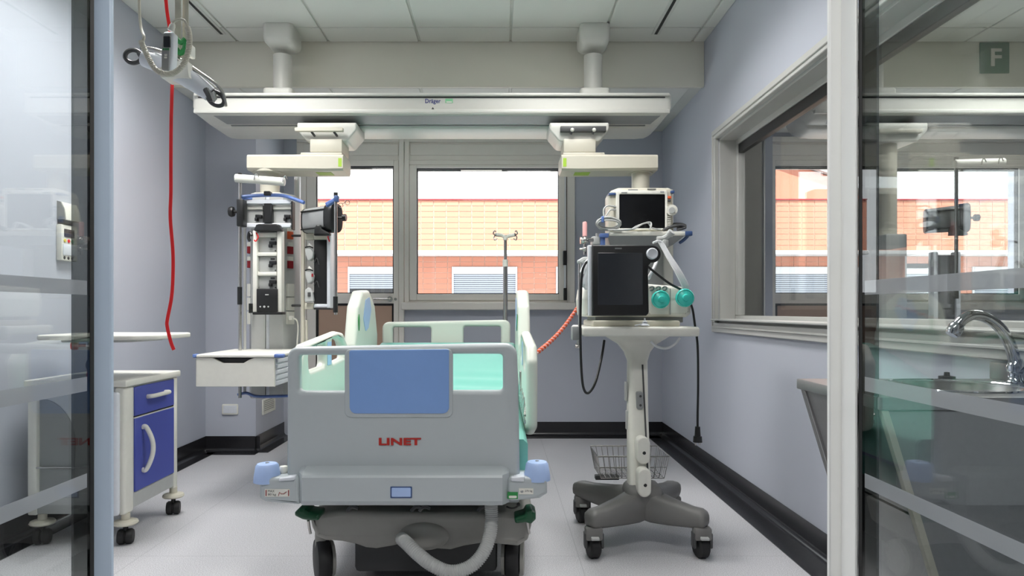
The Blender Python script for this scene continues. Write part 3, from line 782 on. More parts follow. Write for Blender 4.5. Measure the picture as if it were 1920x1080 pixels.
# front pump rack: white frame, dark handle, docking modules
def pump_rack(label):
    d = 4.24
    t = thing('pump_rack', label, 'pump rack', P(501, 590, d+.05), 'pump racks on the column')
    MB().pplate(rounded([(475, 433), (480, 421), (485, 419.5), (517, 419.5), (522, 421), (527.5, 433)], 2, 3), [], d-.03, d+.03, .006).build('handle', 'black', t)
    for a in ((473.5, 482), (519, 528)): MB().pbox(a[0], a[1], 432, 586, d, d+.06, .006, 2).build('stile', 'white', t)
    MB().pbox(481, 520, 424, 584, d+.045, d+.06).build('back_plate', 'mid_grey', t)
    MB().pbox(473, 528.5, 585, 590, d-.01, d+.07, .004).build('foot_bar', 'black', t)
    MB().pbox(482.5, 518.5, 436, 444, d+.005, d+.06, .004).build('front_rail', 'white', t)
    for y0, y1 in ((444, 473), (481, 510), (517, 542)):
        m = MB().pbox(482.5, 518.5, y0, y1, d+.03, d+.07, .004).build('docking_module', 'pale_grey', t)
        MB().pbox(482.5, 518.5, y1, y1+7, d+.01, d+.06, .004).build('module_lip', 'white', m) if y1 < 540 else None
        MB().pbox(504, 517, y0+8, y0+15, d+.012, d+.04, .004).pbox(503, 509, y0+14, y0+20, d+.008, d+.04, .003).build('latch', 'black', m)
        MB().pbox(507, 515, y0+3, y0+6, d+.026, d+.04, .002).build('latch_mount', 'dark_grey', m)
        MB().cyl(P(484.5, y1-3, d+.028), P(484.5, y1-3, d+.04), .005, n=8).cyl(P(516.5, y1-3, d+.028), P(516.5, y1-3, d+.04), .005, n=8).build('screw', 'dark_grey', m)
    b = MB().pbox(480.5, 520, 541.5, 585, d-.012, d+.07, .005, 2).build('control_box', 'black', t)
    MB().pbox(497, 503.5, 551.5, 553.5, d-.0135, d-.01).build('emblem', 'pale_grey', b)
    for x, r in ((488, .005), (495.5, .007), (503, .005)):
        MB().cyl(P(x, 575, d-.016), P(x, 575, d-.01), r, n=10).build('button', 'pale_grey', b)
    MB().tube([P(472, 441, d-.01), P(468, 436, d), P(466, 446, d), P(469, 452, d)], .010, 8, 5).build('clamp_lever', 'black', t)
    MB().tube([P(480, 436, d-.012), P(484, 444, d-.012), P(480, 452, d-.012), P(476.5, 450, d-.012)], .004, 6, 5).build('red_ring', 'red', t)
    return t
pump_rack('tall white docking rack for infusion pumps on the front of the column')

# right-hand pump rack seen from its side, with bag clamps
def side_rack():
    d = 4.36
    t = thing('pump_rack', 'black-sided docking rack with grey bag clamps right of the column', 'pump rack', P(596, 578, d+.1), 'pump racks on the column')
    MB().pbox(588, 612, 449, 570, d, d+.16, .01, 2).build('side_plate', 'black', t)
    MB().pbox(612.5, 619.5, 434, 578, d-.01, d+.12, .006, 2).build('edge_frame', 'cool_white', t)
    MB().pbox(588, 614, 441, 449, d-.01, d+.1, .005).build('top_rail', 'cream', t)
    MB().pbox(588, 617, 570, 577, d-.005, d+.1, .005).build('bottom_rail', 'cool_white', t)
    MB().pbox(588, 619, 577.5, 580.5, d-.02, d+.13, .003).build('foot_bar', 'black', t)
    for y in (474, 517):
        o = rounded([(572, y-10), (582, y-9), (588, y), (586, y+10), (580, y+15), (576, y+14), (571, y-2)], 3, 4)
        c = MB().pplate(o, [], d-.03, d+.03, .008).build('bag_clamp', 'pale_grey', t)
        MB().pplate(rounded([(576, y-11), (579, y-19), (585, y-11)], 1, 3), [], d-.01, d+.02, .004).build('clamp_tip', 'white', c)
        MB().tube([P(572, y-10, d-.03), P(580, y-12, d-.032), P(587, y-9, d-.03)], .004, 6, 5).build('clamp_band', 'black', c)
        MB().tube([P(589, y+18, d-.005), P(594, y+10, d-.012), P(598, y+22, d-.006)], .003, 6, 5).build('spring_clip', 'dark_grey', t)
    o = rounded([(571, 566), (571, 545), (577, 538), (585, 548), (588, 566)], 2, 3)
    k = MB().pplate(o, [], d-.03, d+.03, .006).build('lower_clamp', 'pale_grey', t)
    MB().pbox(576.5, 582, 548, 556, d-.036, d-.028, .002).build('clamp_mark', 'dark_grey', k)
    MB().pbox(584, 587, 513, 519, d-.034, d-.026).build('red_tag', 'dark_red', t)
    MB().tube([P(618, 436, d-.014), P(615, 444, d-.014), P(618, 453, d-.014)], .004, 6, 5).build('red_ring', 'red', t)
    return t
side_rack()
def roller(dx, m_end, label):
    d = 4.22; xo = Vector((dx, 0, 0))
    t = thing('pump_holder', label, 'holder', P(605, 440, d)+xo, 'roller-shaped holders on the columns')
    def sh(mb): mb.v = [v+xo for v in mb.v]; return mb
    ax = (1, -.42, .05)
    def oval(u, r, zo=0):
        a = Vector(ax).normalized(); c = P(575, 415, 4.36)+a*u; s_ = Vector((a.y, -a.x, 0)); up = Vector((0, 0, 1)); out = []
        for k in range(28):
            g = 2*PI*k/28; ca, sa = math.cos(g), math.sin(g)
            e = lambda q: math.copysign(abs(q)**.62, q)
            out.append(c+s_*(e(ca)*r*.72)+up*(e(sa)*r+zo))
        return out
    sh(MB().loft([oval(0, .068), oval(.005, .076), oval(.19, .082)])).build('shell', 'rail_grey', t)
    b = MB()
    for y in (.55, -.62):
        pass
    sh(MB().loft([oval(-.004, .073), oval(.003, .078), oval(.008, .0775)])).build('rear_rim', m_end, t)
    sh(MB().loft([oval(.175, .086), oval(.18, .09), oval(.225, .092), oval(.233, .086), oval(.236, .07)])).build('end_cap', m_end, t)
    for zz in (.052, -.060):
        a = Vector(ax).normalized(); c = P(575, 415, 4.36)+Vector((0, 0, zz))-Vector((-a.y, a.x, 0))*0; q = Vector((a.y, -a.x, 0))*(.056)
        sh(MB().tube([c+q+a*.0, c+q*1.02+a*.19], .005, 6, 0)).build('trim_line', 'black', t)
    a = Vector(ax).normalized(); e = P(575, 415, 4.36)+a*.23
    sh(MB().cyl(e-a*.01, e+Vector((.045, -.005, .0)), .008, n=8).cyl(e+Vector((.04, -.005, .0)), e+Vector((.062, -.006, .0)), .022, n=12)).build('knob', m_end, t)
    f = MB().pplate(rounded([(588, 440), (589, 428), (593, 421), (600, 421), (603, 429), (618, 437), (618, 441), (588, 441)], 2, 3), [], 4.22, 4.27, .008)
    sh(f).build('swivel_foot', 'black', t)
    return t
roller(0, 'black', 'grey oval roller holder with black end cap right of the column')
bar_white = False
b2 = MB().pplate(rounded([(609, 380), (626, 370), (629, 377), (611, 388)], 1.5, 3), [], 4.15, 4.19, .006)
infusion_pole(629.5, 366, 590, 4.14, (556, 586), 'thin steel infusion pole with ring hooks in front of the balcony door glass', b2, 'infusion poles on the columns',
    hooks=[MB().tube([P(x+4*math.cos(a), y+4*math.sin(a), 4.14) for a in [2*PI*k/12 for k in range(12)]]+[], .002, 6, 2, True) for x, y in ((639, 385), (651.5, 380))]+[MB().tube([P(630, 383, 4.14), P(636, 384, 4.14)], .002, 6, 0).tube([P(642, 382, 4.14), P(648, 380, 4.14)], .002, 6, 0)])
MB().pbox(625.5, 634, 366, 378, 4.12, 4.16, .006, 2).build('bar_joint', 'dark_blue', C.objects['infusion_pole.001'])

# neighbouring room: its own column seen through the glass
nt_ = thing('supply_column', 'grey ceiling column of the neighbouring room seen through the internal window', 'medical column', (2.75, 4.5, .55))
o = rounded([(2.40, 2.352), (2.80, 2.352), (2.80, 2.30), (2.73, 2.226), (2.47, 2.226), (2.40, 2.30)], [.01, .01, .04, .04, .04, .04], 4)
MB().plate(o, [], 'xz', 4.46, 4.84, .012).build('carriage', 'rail_white', nt_)
MB().box(2.46, 2.74, 4.42, 4.46, 2.275, 2.30, .004).build('lamp_bar', 'cream', nt_)
MB().cyl((2.58, 4.55, 1.60), (2.58, 4.55, 2.23), .06, n=24).build('shaft', 'cream', nt_)
MB().box(2.50, 2.64, 4.42, 4.60, .6, 1.62, .01).build('column_body', 'pale_grey', nt_)
MB().box(2.64, 2.80, 4.46, 4.50, 1.40, 1.43).build('side_rail', 'dark_grey', nt_)
MB().box(2.785, 2.815, 4.38, 4.44, .95, 1.50, .006).build('rack_frame', 'cool_white', nt_)
MB().box(2.93, 2.96, 4.38, 4.44, .95, 1.50, .006).build('rack_frame', 'cool_white', nt_)
MB().box(2.815, 2.93, 4.39, 4.45, 1.0, 1.48, .01).build('rack_modules', 'dark_grey', nt_)
roller(NX-.16, 'black', 'grey roller holder in the neighbouring room seen through the internal window')
bar_white = True
b3 = MB().lathe([(.0, 0), (.022, .0), (.026, .006), (.026, .30), (.02, .305), (0, .305)], P(1790, 307, 4.2), (1, 0, .03), 16)
infusion_pole(1793, 300, 560, 4.22, (540, 560), 'steel infusion pole with white hook bar in the neighbouring room', b3, 'infusion poles on the columns', hooks=(hk(1840, 306, 4.16), hk(1872, 304, 4.16)))

# ---------------------------------------------------------------- right monitor column
t = thing('monitor_column', 'cream ceiling arm and shelf column holding the patient monitor', 'medical column', (.9, 4.45, 1.2))
trolley_arm(t, X(1087, 4.44), 1, False)
MB().pbox(1051, 1137, 236, 246, 4.42, 4.46, .004).build('carriage_plate', 'dark_grey', t)
for x in (1073, 1114):
    k = MB().cyl(P(x-3, 252, 4.42), P(x, 244, 4.41), .007, n=8).build('lever', 'dark_grey', t)
    MB().ball(P(x, 243.5, 4.40), .013, 12).build('lever_ball', 'white', k)
MB().cyl(P(1201, 316, 4.5), P(1201, 326, 4.5), .078, n=28).cyl(P(1201, 326, 4.5), P(1201, 362, 4.5), .058, n=28).build('shaft', 'cream', t)
MB().box(X(1192, 4.5), X(1262, 4.5), 4.48, 4.60, Z(560, 4.5), Z(355, 4.5), .012).build('column_body', 'pale_grey', t)
MB().pbox(1246, 1262, 440, 560, 4.45, 4.49, .006).build('column_edge', 'white', t)
MB().pbox(1142, 1286, 433.5, 442, 4.08, 4.46, .006, 2).build('shelf', 'white', t)
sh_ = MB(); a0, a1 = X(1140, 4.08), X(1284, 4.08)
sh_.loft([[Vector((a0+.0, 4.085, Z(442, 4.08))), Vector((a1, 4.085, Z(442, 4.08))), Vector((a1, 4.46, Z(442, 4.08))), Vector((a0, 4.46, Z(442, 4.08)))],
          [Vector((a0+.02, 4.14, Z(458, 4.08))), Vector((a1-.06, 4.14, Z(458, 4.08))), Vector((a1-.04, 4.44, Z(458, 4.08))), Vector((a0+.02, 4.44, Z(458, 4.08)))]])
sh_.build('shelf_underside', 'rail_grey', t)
MB().pbox(1124.5, 1142, 437, 445, 4.075, 4.12, .006, 2).pbox(1126, 1135, 445, 460, 4.09, 4.12, .004).build('corner_cap', 'blue_bar', t)
cc = MB().pbox(1285, 1299, 433, 442, 4.075, 4.12, .006, 2)
cc.tube([P(1290, 442, 4.1), P(1282, 450, 4.12), P(1275, 455, 4.15)], .010, 8, 3).build('corner_cap', 'dark_blue', t)
MB().pbox(1111, 1126, 443, 458, 4.1, 4.2, .004).pbox(1118, 1122, 437, 444, 4.12, 4.14).build('side_clamp', 'pale_grey', t)

t = thing('patient_monitor', 'cream patient monitor with dark blank screen standing on the ceiling column shelf', 'monitor', P(1205, 433, 4.2))
o = rounded([(1141.5, 434), (1141.5, 366), (1146, 357), (1160, 351.5), (1256, 351.5), (1262, 357), (1263.5, 434)], [3, 5, 5, 8, 8, 5, 3], 4)
MB().pplate(o, [], 4.14, 4.30, .018, 3).build('housing', 'cream', t)
MB().pplate(rrect(1155, 1252, 357, 431, 4), [rrect(1161.5, 1247.5, 364, 428, 2)], 4.128, 4.15, .004).build('bezel', 'white', t)
MB().pbox(1160, 1249, 363, 429, 4.136, 4.148).build('screen', 'screen', t)
MB().pbox(1142, 1155, 361, 365.5, 4.125, 4.20, .004).pbox(1258, 1265, 357, 362, 4.125, 4.20, .004).build('blue_corner', 'dark_blue', t)
kb = MB().cyl(P(1260, 394, 4.11), P(1260, 394, 4.15), .033, n=24).build('dial_ring', 'white', t)
MB().cyl(P(1260, 394, 4.095), P(1260, 394, 4.115), .018, n=20).build('dial', 'pale_grey', kb)
MB().pbox(1252, 1259, 367.5, 372, 4.13, 4.145, .002).build('alarm_button', 'orange', t)
MB().pbox(1252.5, 1258, 374.5, 378, 4.13, 4.145, .002).build('key', 'dark_grey', t)
for k in range(5): MB().pbox(1252, 1258, 405+4*k, 407.5+4*k, 4.13, 4.145, .001).build('key', 'white', t)
MB().pbox(1165, 1176, 360, 362.3, 4.1265, 4.13).pbox(1238, 1245, 358.5, 361, 4.1265, 4.13).build('brand_plate', 'rail_grey', t)
for k, y in enumerate((387, 393)): MB().cyl(P(1152, y, 4.09), P(1152, y, 4.15), .007, n=10).build('cable_plug', 'pale_grey' if k else 'mid_grey', t)
MB().pbox(1178, 1196, 355, 357, 4.135, 4.15).pbox(1214, 1230, 353.5, 355.3, 4.135, 4.15).build('vent_slot', 'mid_grey', t)

lc = MB()
for k in range(6):
    rx, rz = 20+1.4*(k % 3), 8.5+1.3*((k*2) % 3)
    lc.tube([P(1141+rx*math.cos(a), 421-k*.6+rz*math.sin(a)+.5*math.sin(3*a+k), 4.06+.012*((k*5) % 4)+.015*math.sin(a)) for a in [2*PI*j/14 for j in range(14)]], .0055, 6, 4, True)
lc.tube([P(1155, 388, 4.09), P(1140, 386, 4.08), P(1132, 393, 4.07), P(1133, 410, 4.06)], .005, 6, 6).tube([P(1155, 393, 4.09), P(1144, 394, 4.08), P(1138, 402, 4.07), P(1131, 412, 4.06)], .005, 6, 6)
t = thing('sensor_cable', 'coiled grey sensor cable hanging at the left edge of the patient monitor', 'cable', P(1141, 431, 4.07))
lc.build('coil', 'pale_grey', t)
MB().pbox(1128, 1133, 405, 417, 4.03, 4.06, .004, 2).build('cable_tie', 'blue_bar', t)
lc = MB().tube([P(1140, 431, 4.06), P(1165, 431, 4.05), P(1188, 429, 4.05), P(1205, 420, 4.06), P(1219, 417, 4.07), P(1221, 424, 4.06), P(1217, 431, 4.06)], .005, 6, 6)
lc.tube([P(1150, 432, 4.07), P(1180, 431, 4.07), P(1194, 424, 4.07), P(1214, 418, 4.08), P(1222, 427, 4.07), P(1240, 431, 4.07)], .0045, 6, 6)
tag(at_base(lc.build('sensor_cable', 'pale_grey')), 'loose grey cables lying along the front of the monitor shelf', 'cable')
bp = MB()
for k in range(4): bp.tube([P(1243+k, 432-k, 4.10+.02*k), P(1258, 426-1.6*k, 4.11+.02*k), P(1276, 423-k, 4.12+.02*k), P(1285, 427-k, 4.12+.02*k), P(1270, 431-k, 4.10+.02*k)], .008, 6, 6)
tag(at_base(bp.build('pressure_hose', 'dark_grey')), 'dark folded blood pressure hose at the right end of the monitor shelf', 'hose')
# ================================================================ HOSPITAL BED
BC = -.372
bed = thing('hospital_bed', 'white hospital bed with blue footboard panel and teal mattress facing the doorway', 'bed', (BC, 3.75, 0))
D = 2.62
# footboard
fb = MB().pplate(rounded([(537.5, 651), (969, 643.5), (972, 720), (975, 896), (950, 948), (562, 948), (537, 900)], [20, 22, 30, 8, 10, 10, 8], 6),
    [rrect(560, 653, 666, 734, 7), rrect(842.5, 943, 664, 733, 7)], D-.006, D+.05, .018, 4).build('footboard', 'bed_white', bed)
MB().pplate(rounded([(646, 655), (849, 653.5), (849, 783), (646, 783)], 12, 5), [], D-.010, D+.01, .003).build('panel_rim', 'bed_white', bed)
MB().pplate(rounded([(654.5, 657), (842, 655), (842, 775.5), (655.5, 775.5)], [4, 4, 12, 12], 5), [], D-.0135, D-.002, .002, 2).build('blue_panel', 'bed_blue', bed)
d2 = 2.552
sec = [(2.63, Z(872, 2.62)), (2.614, Z(873, 2.614)), (d2+.006, Z(892, d2)), (d2, Z(896, d2)), (d2, Z(940, d2)), (d2+.012, Z(949, d2)), (2.63, Z(949, d2))]
lp = []
for x, i in ((X(553, d2), .0), (X(566, d2), 1), (X(942, d2), 1), (X(955, d2), .0)):
    lp.append([Vector((x, y if i else 2.63-(2.63-y)*.35, z)) for y, z in sec])
MB().loft(lp).build('lower_fairing', 'bed_white', bed, sharp=15)
bt = MB().pbox(731.5, 772.5, 912.5, 934.5, d2-.003, d2+.01, .003).build('button_rim', 'dark_blue', bed)
MB().pbox(734, 770, 915, 932, d2-.006, d2+.01, .003).build('button', 'bumper_blue', bt)
MB().text('LINET', X(711, D), X(790, D), Z(834, D), Z(820.5, D), D-.0075, .002, .035).build('lettering', 'logo_red', bed)
# corner brackets with roller bumpers
def bracket(pts, stick, side):
    b = MB().pplate(rounded(pts, [10, 10, 4, 4, 8], 4), [], 2.585, 2.72, .012).build('corner_bracket', 'bed_white', bed)
    return b
bl = bracket([(486, 897), (560, 893), (562, 947), (500, 942), (486, 936)], 0, 0)
br = bracket([(952, 893), (1026, 897), (1026, 926), (1012, 935), (952, 941)], 0, 1)
MB().pplate(rounded([(523, 897), (553, 893), (553, 901), (521, 903)], 3, 3), [], 2.578, 2.66, .005).build('bracket_pad', 'cool_white', bl)
MB().pplate(rounded([(958, 895), (985, 893), (983, 904), (958, 903)], 3, 3), [], 2.578, 2.66, .005).build('bracket_pad', 'cool_white', br)
s1 = MB().pbox(496.5, 543, 917, 931.5, 2.583, 2.588).build('sticker', 'white', bl)
MB().text('MAX', X(502, 2.58), X(514, 2.58), Z(923.4, 2.58), Z(919, 2.58), 2.5832, .0006).build('lettering', 'black', s1)
MB().text('80 kg', X(502, 2.58), X(517, 2.58), Z(930.6, 2.58), Z(925.4, 2.58), 2.5832, .0006).build('lettering', 'black', s1)
q = MB().pbox(498, 499.6, 919, 930, 2.5815, 2.584).pbox(540, 541.6, 919, 930, 2.5815, 2.584)
q.build('red_bar', 'dark_red', s1, kind='stuff')
MB().tube([P(522, 930, 2.582), P(524, 923, 2.582), P(527, 926, 2.582), P(532, 926, 2.582), P(537, 922, 2.582)], .0012, 5, 0).build('red_figure', 'dark_red', s1)
s2 = MB().pbox(973, 1000, 915.5, 927, 2.583, 2.588).build('sticker', 'white', br)
MB().text('270 kg', X(984, 2.58), X(998, 2.58), Z(923.6, 2.58), Z(919, 2.58), 2.5832, .0006).build('lettering', 'black', s2)
MB().cyl(P(978.5, 921, 2.5825), P(978.5, 921, 2.584), .006, n=12).build('symbol', 'rail_grey', s2)
s3 = MB().pbox(951.5, 971, 923, 935.5, 2.582, 2.588).build('sticker', 'green', br)
MB().pplate(rrect(954, 969, 929.5, 934, 2, 3), [], 2.5808, 2.583).build('sticker_panel', 'white', s3)
for x, y in ((501, 903.5), (1007, 900)):
    c = P(x, y, 2.63); k = 2.63/F
    b = MB().lathe([(0, 0), (22*k, 0), (25*k, 1*k), (24.6*k, 9*k), (21*k, 31*k), (18*k, 34.5*k), (5*k, 36*k), (4*k, 35*k), (0, 35*k)], c, (0, 0, 1), 28).build('roller_bumper', 'bumper_blue', bed)
    MB().cyl(c+Vector((0, 0, 35*k)), c+Vector((0, 0, 36.6*k)), 3.2*k, n=12).build('axle_cap', 'mid_grey', b)
MB().lathe([(.010, 0), (.010, .02), (.018, .03), (.02, .04), (.014, .052), (0, .055)], P(532, 899, 2.66), (0, 0, 1), 14).cyl(P(970, 893, 2.70), P(990, 893, 2.70), .008, n=8).build('socket_peg', 'white', bed, kind='stuff')
# frame, lifting base and undercarriage
MB().box(BC-.46, BC+.46, 2.72, 4.80, .372, .40, .008).build('platform', 'mid_grey', bed)
for s in (-1, 1): MB().box(BC+s*.42-.03, BC+s*.42+.03, 2.68, 4.85, .365, .43, .01).build('side_beam', 'bed_white', bed)
for y in (3.0, 4.25): MB().box(BC-.15, BC+.15, y-.12, y+.12, .16, .42, .01).build('lifting_column', 'dark_grey', bed)
uc = MB(); dd = 2.73
out = [(578, 966), (600, 962), (640, 957), (700, 960), (800, 962), (930, 961), (985, 962), (1001, 966), (996, 990), (990, 1014), (972, 1026), (930, 1022), (900, 1021), (870, 1026), (845, 1033), (815, 1031), (785, 1023), (760, 1020), (735, 1026), (705, 1031), (685, 1029), (665, 1022), (640, 1017), (610, 1015), (592, 1008), (583, 990)]
uc.pplate(rounded(out, 6, 3), [], dd, dd+.30, .022, 3).build('undercarriage', 'carriage_grey', bed)
hm = MB()
o2 = [(735, 1027), (752, 1004), (772, 986), (795, 980), (818, 990), (836, 1012), (850, 1031), (800, 1029), (770, 1022)]
hm.ball(P(795, 1004, dd+.01), .105, 32, (1, .42, .55)).build('undercarriage_hump', 'carriage_grey', bed)
MB().box(X(664, 2.8), X(932, 2.8), 2.80, 4.55, .045, .20, .02).build('base_box', 'box_grey', bed)
MB().box(X(690, 2.8), X(905, 2.8), 2.84, 4.5, .19, .36, .02).build('mechanism', 'dark_grey', bed)
fx = MB()
for x in (660, 780, 795, 905): fx.tube([P(x-9, 958, 2.72), P(x, 950, 2.72), P(x+12, 953, 2.72)], .008, 6, 4)
fx.build('cable_fitting', 'dark_grey', bed, kind='stuff')
for k, (x, y) in enumerate(((604, 2.83), (962, 2.86), (604, 4.45), (955, 4.45))):
    xx = X(x, 2.83); ang = .42 if k == 0 else (-.08 if k == 1 else .1); c = Vector((xx, y, .09)); a = Vector((math.cos(ang), math.sin(ang), 0))
    cs = MB().lathe([(.0, -.03), (.05, -.03), (.082, -.026), (.09, -.014), (.09, .014), (.082, .026), (.05, .03), (0, .03)], c, a, 28).build('castor_wheel', 'rubber', bed)
    m = MB()
    for s, w_ in ((1, .034), (-1, .034)):
        e = c+a*(s*w_) if s > 0 else c+a*(s*w_)
        if s < 0 and k == 0: continue
        if s > 0 and k == 1: e = c+a*.034
        m.cyl(e-a*.002*s, e+a*.012*s, .074, .07, n=24)
    m.cyl(c+Vector((0, 0, .05)), c+Vector((0, 0, .12)), .03, n=12)
    m.build('castor_cover', 'carriage_grey', cs, kind='stuff')
for pts, lx in (([(551, 962), (560, 953), (570, 955), (578, 961), (599, 964), (597, 977), (577, 977), (566, 975), (552, 968)], 578), ([(964, 972), (983, 966), (987, 958), (998, 956.5), (1005, 962), (1005, 975), (996, 984), (986, 981), (966, 983)], 988)):
    p = MB().pplate(rounded(pts, 4, 3), [], 2.64, 2.74, .012).build('brake_pedal', 'dark_green', bed)
    MB().tube([P(lx, 976, 2.70), P(lx+2, 990, 2.71), P(lx+4, 1000, 2.72)], .006, 8, 4).build('pedal_lever', 'steel', p)
MB().tube([P(950, 950, 2.66), P(958, 953, 2.65), P(966, 952, 2.65), P(972, 948, 2.65)], .004, 6, 5).ball(P(972, 946, 2.65), .008, 8).build('loose_plug', 'black', bed)
# corrugated hose
hp = catmull([P(921, 945, 2.66), P(921.5, 975, 2.65), P(918, 1005, 2.63), P(905, 1038, 2.60), P(880, 1063, 2.58), P(845, 1072, 2.57), P(812, 1060, 2.58), P(785, 1040, 2.61), P(762, 1018, 2.66), P(753, 1010, 2.71)], 26)
MB().tube(hp, .026, 14, 0, rad=lambda f, i: .0265 if i % 3 else .0225).build('corrugated_hose', 'pale_grey', bed, sharp=180)
# mattress
def mat_z(y): return .612 if y < 3.70 else .612+(.285*(lambda t: t*t*(3-2*t)*.35+t*.65)((y-3.70)/1.05))
ys = [2.70+.02*k for k in range(104)]; secs = []
for y in ys:
    zt = mat_z(y); e = .018
    wr_ = lambda u: .0045*math.sin(9*y+6*u)*max(0, 1-abs(y-3.35)*1.8)*(1+math.sin(23*y+3*u)) if abs(y-3.35) < .55 else .006*max(0, 1-abs(y-4.03)/.24)*math.sin(48*y+4.5*u)*min(1, max(0, u+.2)*3)
    pts = [(-.475, zt-.13), (-.475, zt-e), (-.458, zt)]+[(u, zt+wr_(u)) for u in (-.35, -.25, -.12, 0, .12, .25, .35, .42)]+[(.458, zt), (.475, zt-e), (.475, zt-.13)]
    secs.append([Vector((BC+.008+u, y, z)) for u, z in pts])
MB().loft(secs).build('mattress', 'teal', bed, sharp=60)
secs = []
for y in (2.70, 3.70, 3.9, 4.2, 4.5, 4.74):
    zt = mat_z(y)-.13; secs.append([Vector((BC+.008+u, y, z)) for u, z in ((-.47, zt-.006), (.47, zt-.006), (.47, zt-.10), (-.47, zt-.10))])
MB().loft(secs).build('mattress_base', 'teal_dark', bed, sharp=40)
secs = []
for y in (2.695, 3.70, 3.9, 4.2, 4.5, 4.745):
    zt = mat_z(y)-.13; secs.append([Vector((BC+.008+u, y, z)) for u, z in ((-.477, zt+.003), (.477, zt+.003), (.477, zt-.009), (-.477, zt-.009))])
MB().loft(secs).build('mattress_band', 'dark_blue', bed, sharp=40)
# headboard
H = 4.86
MB().pplate(rounded([(716.5, 604), (957, 599.5), (957, 740), (716.5, 740)], [12, 12, 6, 6], 5), [rrect(736, 808, 613.5, 690, 5), rrect(869, 939.5, 612, 690, 5)], H, H+.05, .016, 4).build('headboard', 'bed_mint', bed)
# side rails
def rail_plate(name, xc, outer, holes, th=.05, mt='bed_mint'):
    return MB().plate(rounded(outer, [o[2] if len(o) > 2 else .04 for o in outer] if len(outer[0]) > 2 else .04, 6), [rounded(h, .03, 5) for h in holes], 'yz', xc-th/2, xc+th/2, .02, 4).build(name, mt, bed)
foot_o = [(2.98, .60), (2.96, .90), (3.02, .972), (3.62, 1.012), (3.76, 1.0), (3.98, .86), (3.96, .66), (3.7, .56), (3.2, .54)]
foot_h = [[(3.09, .845), (3.07, .92), (3.12, .945), (3.38, .962), (3.38, .85)], [(3.50, .852), (3.50, .972), (3.64, .975), (3.74, .95), (3.84, .865)]]
head_o = [(4.06, .62), (4.04, .92), (4.12, 1.15), (4.26, 1.245), (4.46, 1.255), (4.66, 1.16), (4.76, .96), (4.74, .66), (4.4, .58)]
for s in (-1, 1):
    xc = BC+s*.512
    r = rail_plate('side_rail', xc, foot_o, foot_h)
    xi = xc-s*.0255
    MB().box(min(xi, xi-s*.002), max(xi, xi-s*.002), 3.40, 3.48, .848, .965, .001, 1).build('blue_inlay', 'bumper_blue', r)
    r2 = rail_plate('side_rail', xc+s*.004, head_o, [], .075)
    xi = xc+s*.004-s*.038
    MB().plate(rounded([(4.32, .99), (4.25, 1.07), (4.32, 1.19), (4.45, 1.21), (4.51, 1.13), (4.41, 1.01)], .03, 4), [], 'yz', xi, xi-s*.003).build('decal', 'bumper_blue', r2)
    MB().plate([(4.12+.02*math.cos(a), 1.05+.05*math.sin(a)) for a in [2*PI*k/16 for k in range(16)]], [], 'yz', xi, xi-s*.003).build('position_gauge', 'green', r2)
lk = MB()
for k in range(9):
    y = 3.0+.085*k; lk.tube([(BC+.482, y, .66), (BC+.49, y+.05, .70+.02*(k % 2)), (BC+.483, y+.09, .655)], .008, 6, 3)
lk.box(BC+.478, BC+.494, 3.0, 3.75, .625, .64).box(BC+.476, BC+.49, 3.62, 3.68, .64, .80, .003)
lk.build('rail_mechanism', 'steel', bed, kind='stuff')

# drip stand at the bed head
t = thing('drip_stand', 'steel drip stand with four-hook head rising behind the headboard', 'pole', P(947.5, 800, 4.99))
MB().cyl((X(947.5, 4.99), 4.99, .30), P(947.5, 488, 4.99), .0165, n=14).build('lower_tube', 'steel', t)
MB().cyl(P(947.5, 490, 4.99), P(947.5, 447, 4.99), .012, n=14).build('upper_tube', 'steel', t)
MB().cyl(P(947.5, 500, 4.99), P(947.5, 487, 4.99), .02, n=14).build('collar', 'white', t)
MB().tube([P(929, 440, 4.97), P(940, 441, 4.99), P(947.5, 444, 4.99), P(956, 442, 4.99), P(966, 440, 4.97)], .014, 8, 5).cyl(P(947.5, 441, 4.99), P(947.5, 450, 4.99), .017, n=10).build('hook_head', 'white', t)
for s, x in ((1, 966), (-1, 929)):
    MB().tube([P(x, 441, 4.97), P(x+4*s, 438, 4.95), P(x+2*s, 433, 4.94), P(x-1*s, 435, 4.94)], .005, 6, 5).build('hook', 'steel', t)
    MB().tube([P(x, 441, 4.97), P(x+3*s, 445, 4.95), P(x+1*s, 450, 4.94), P(x-3*s, 447, 4.94)], .005, 6, 5).build('hook', 'steel', t)
MB().box(BC+.36, X(947.5, 4.99)+.02, 4.85, 5.01, .36, .40, .006).build('bracket', 'mid_grey', t)

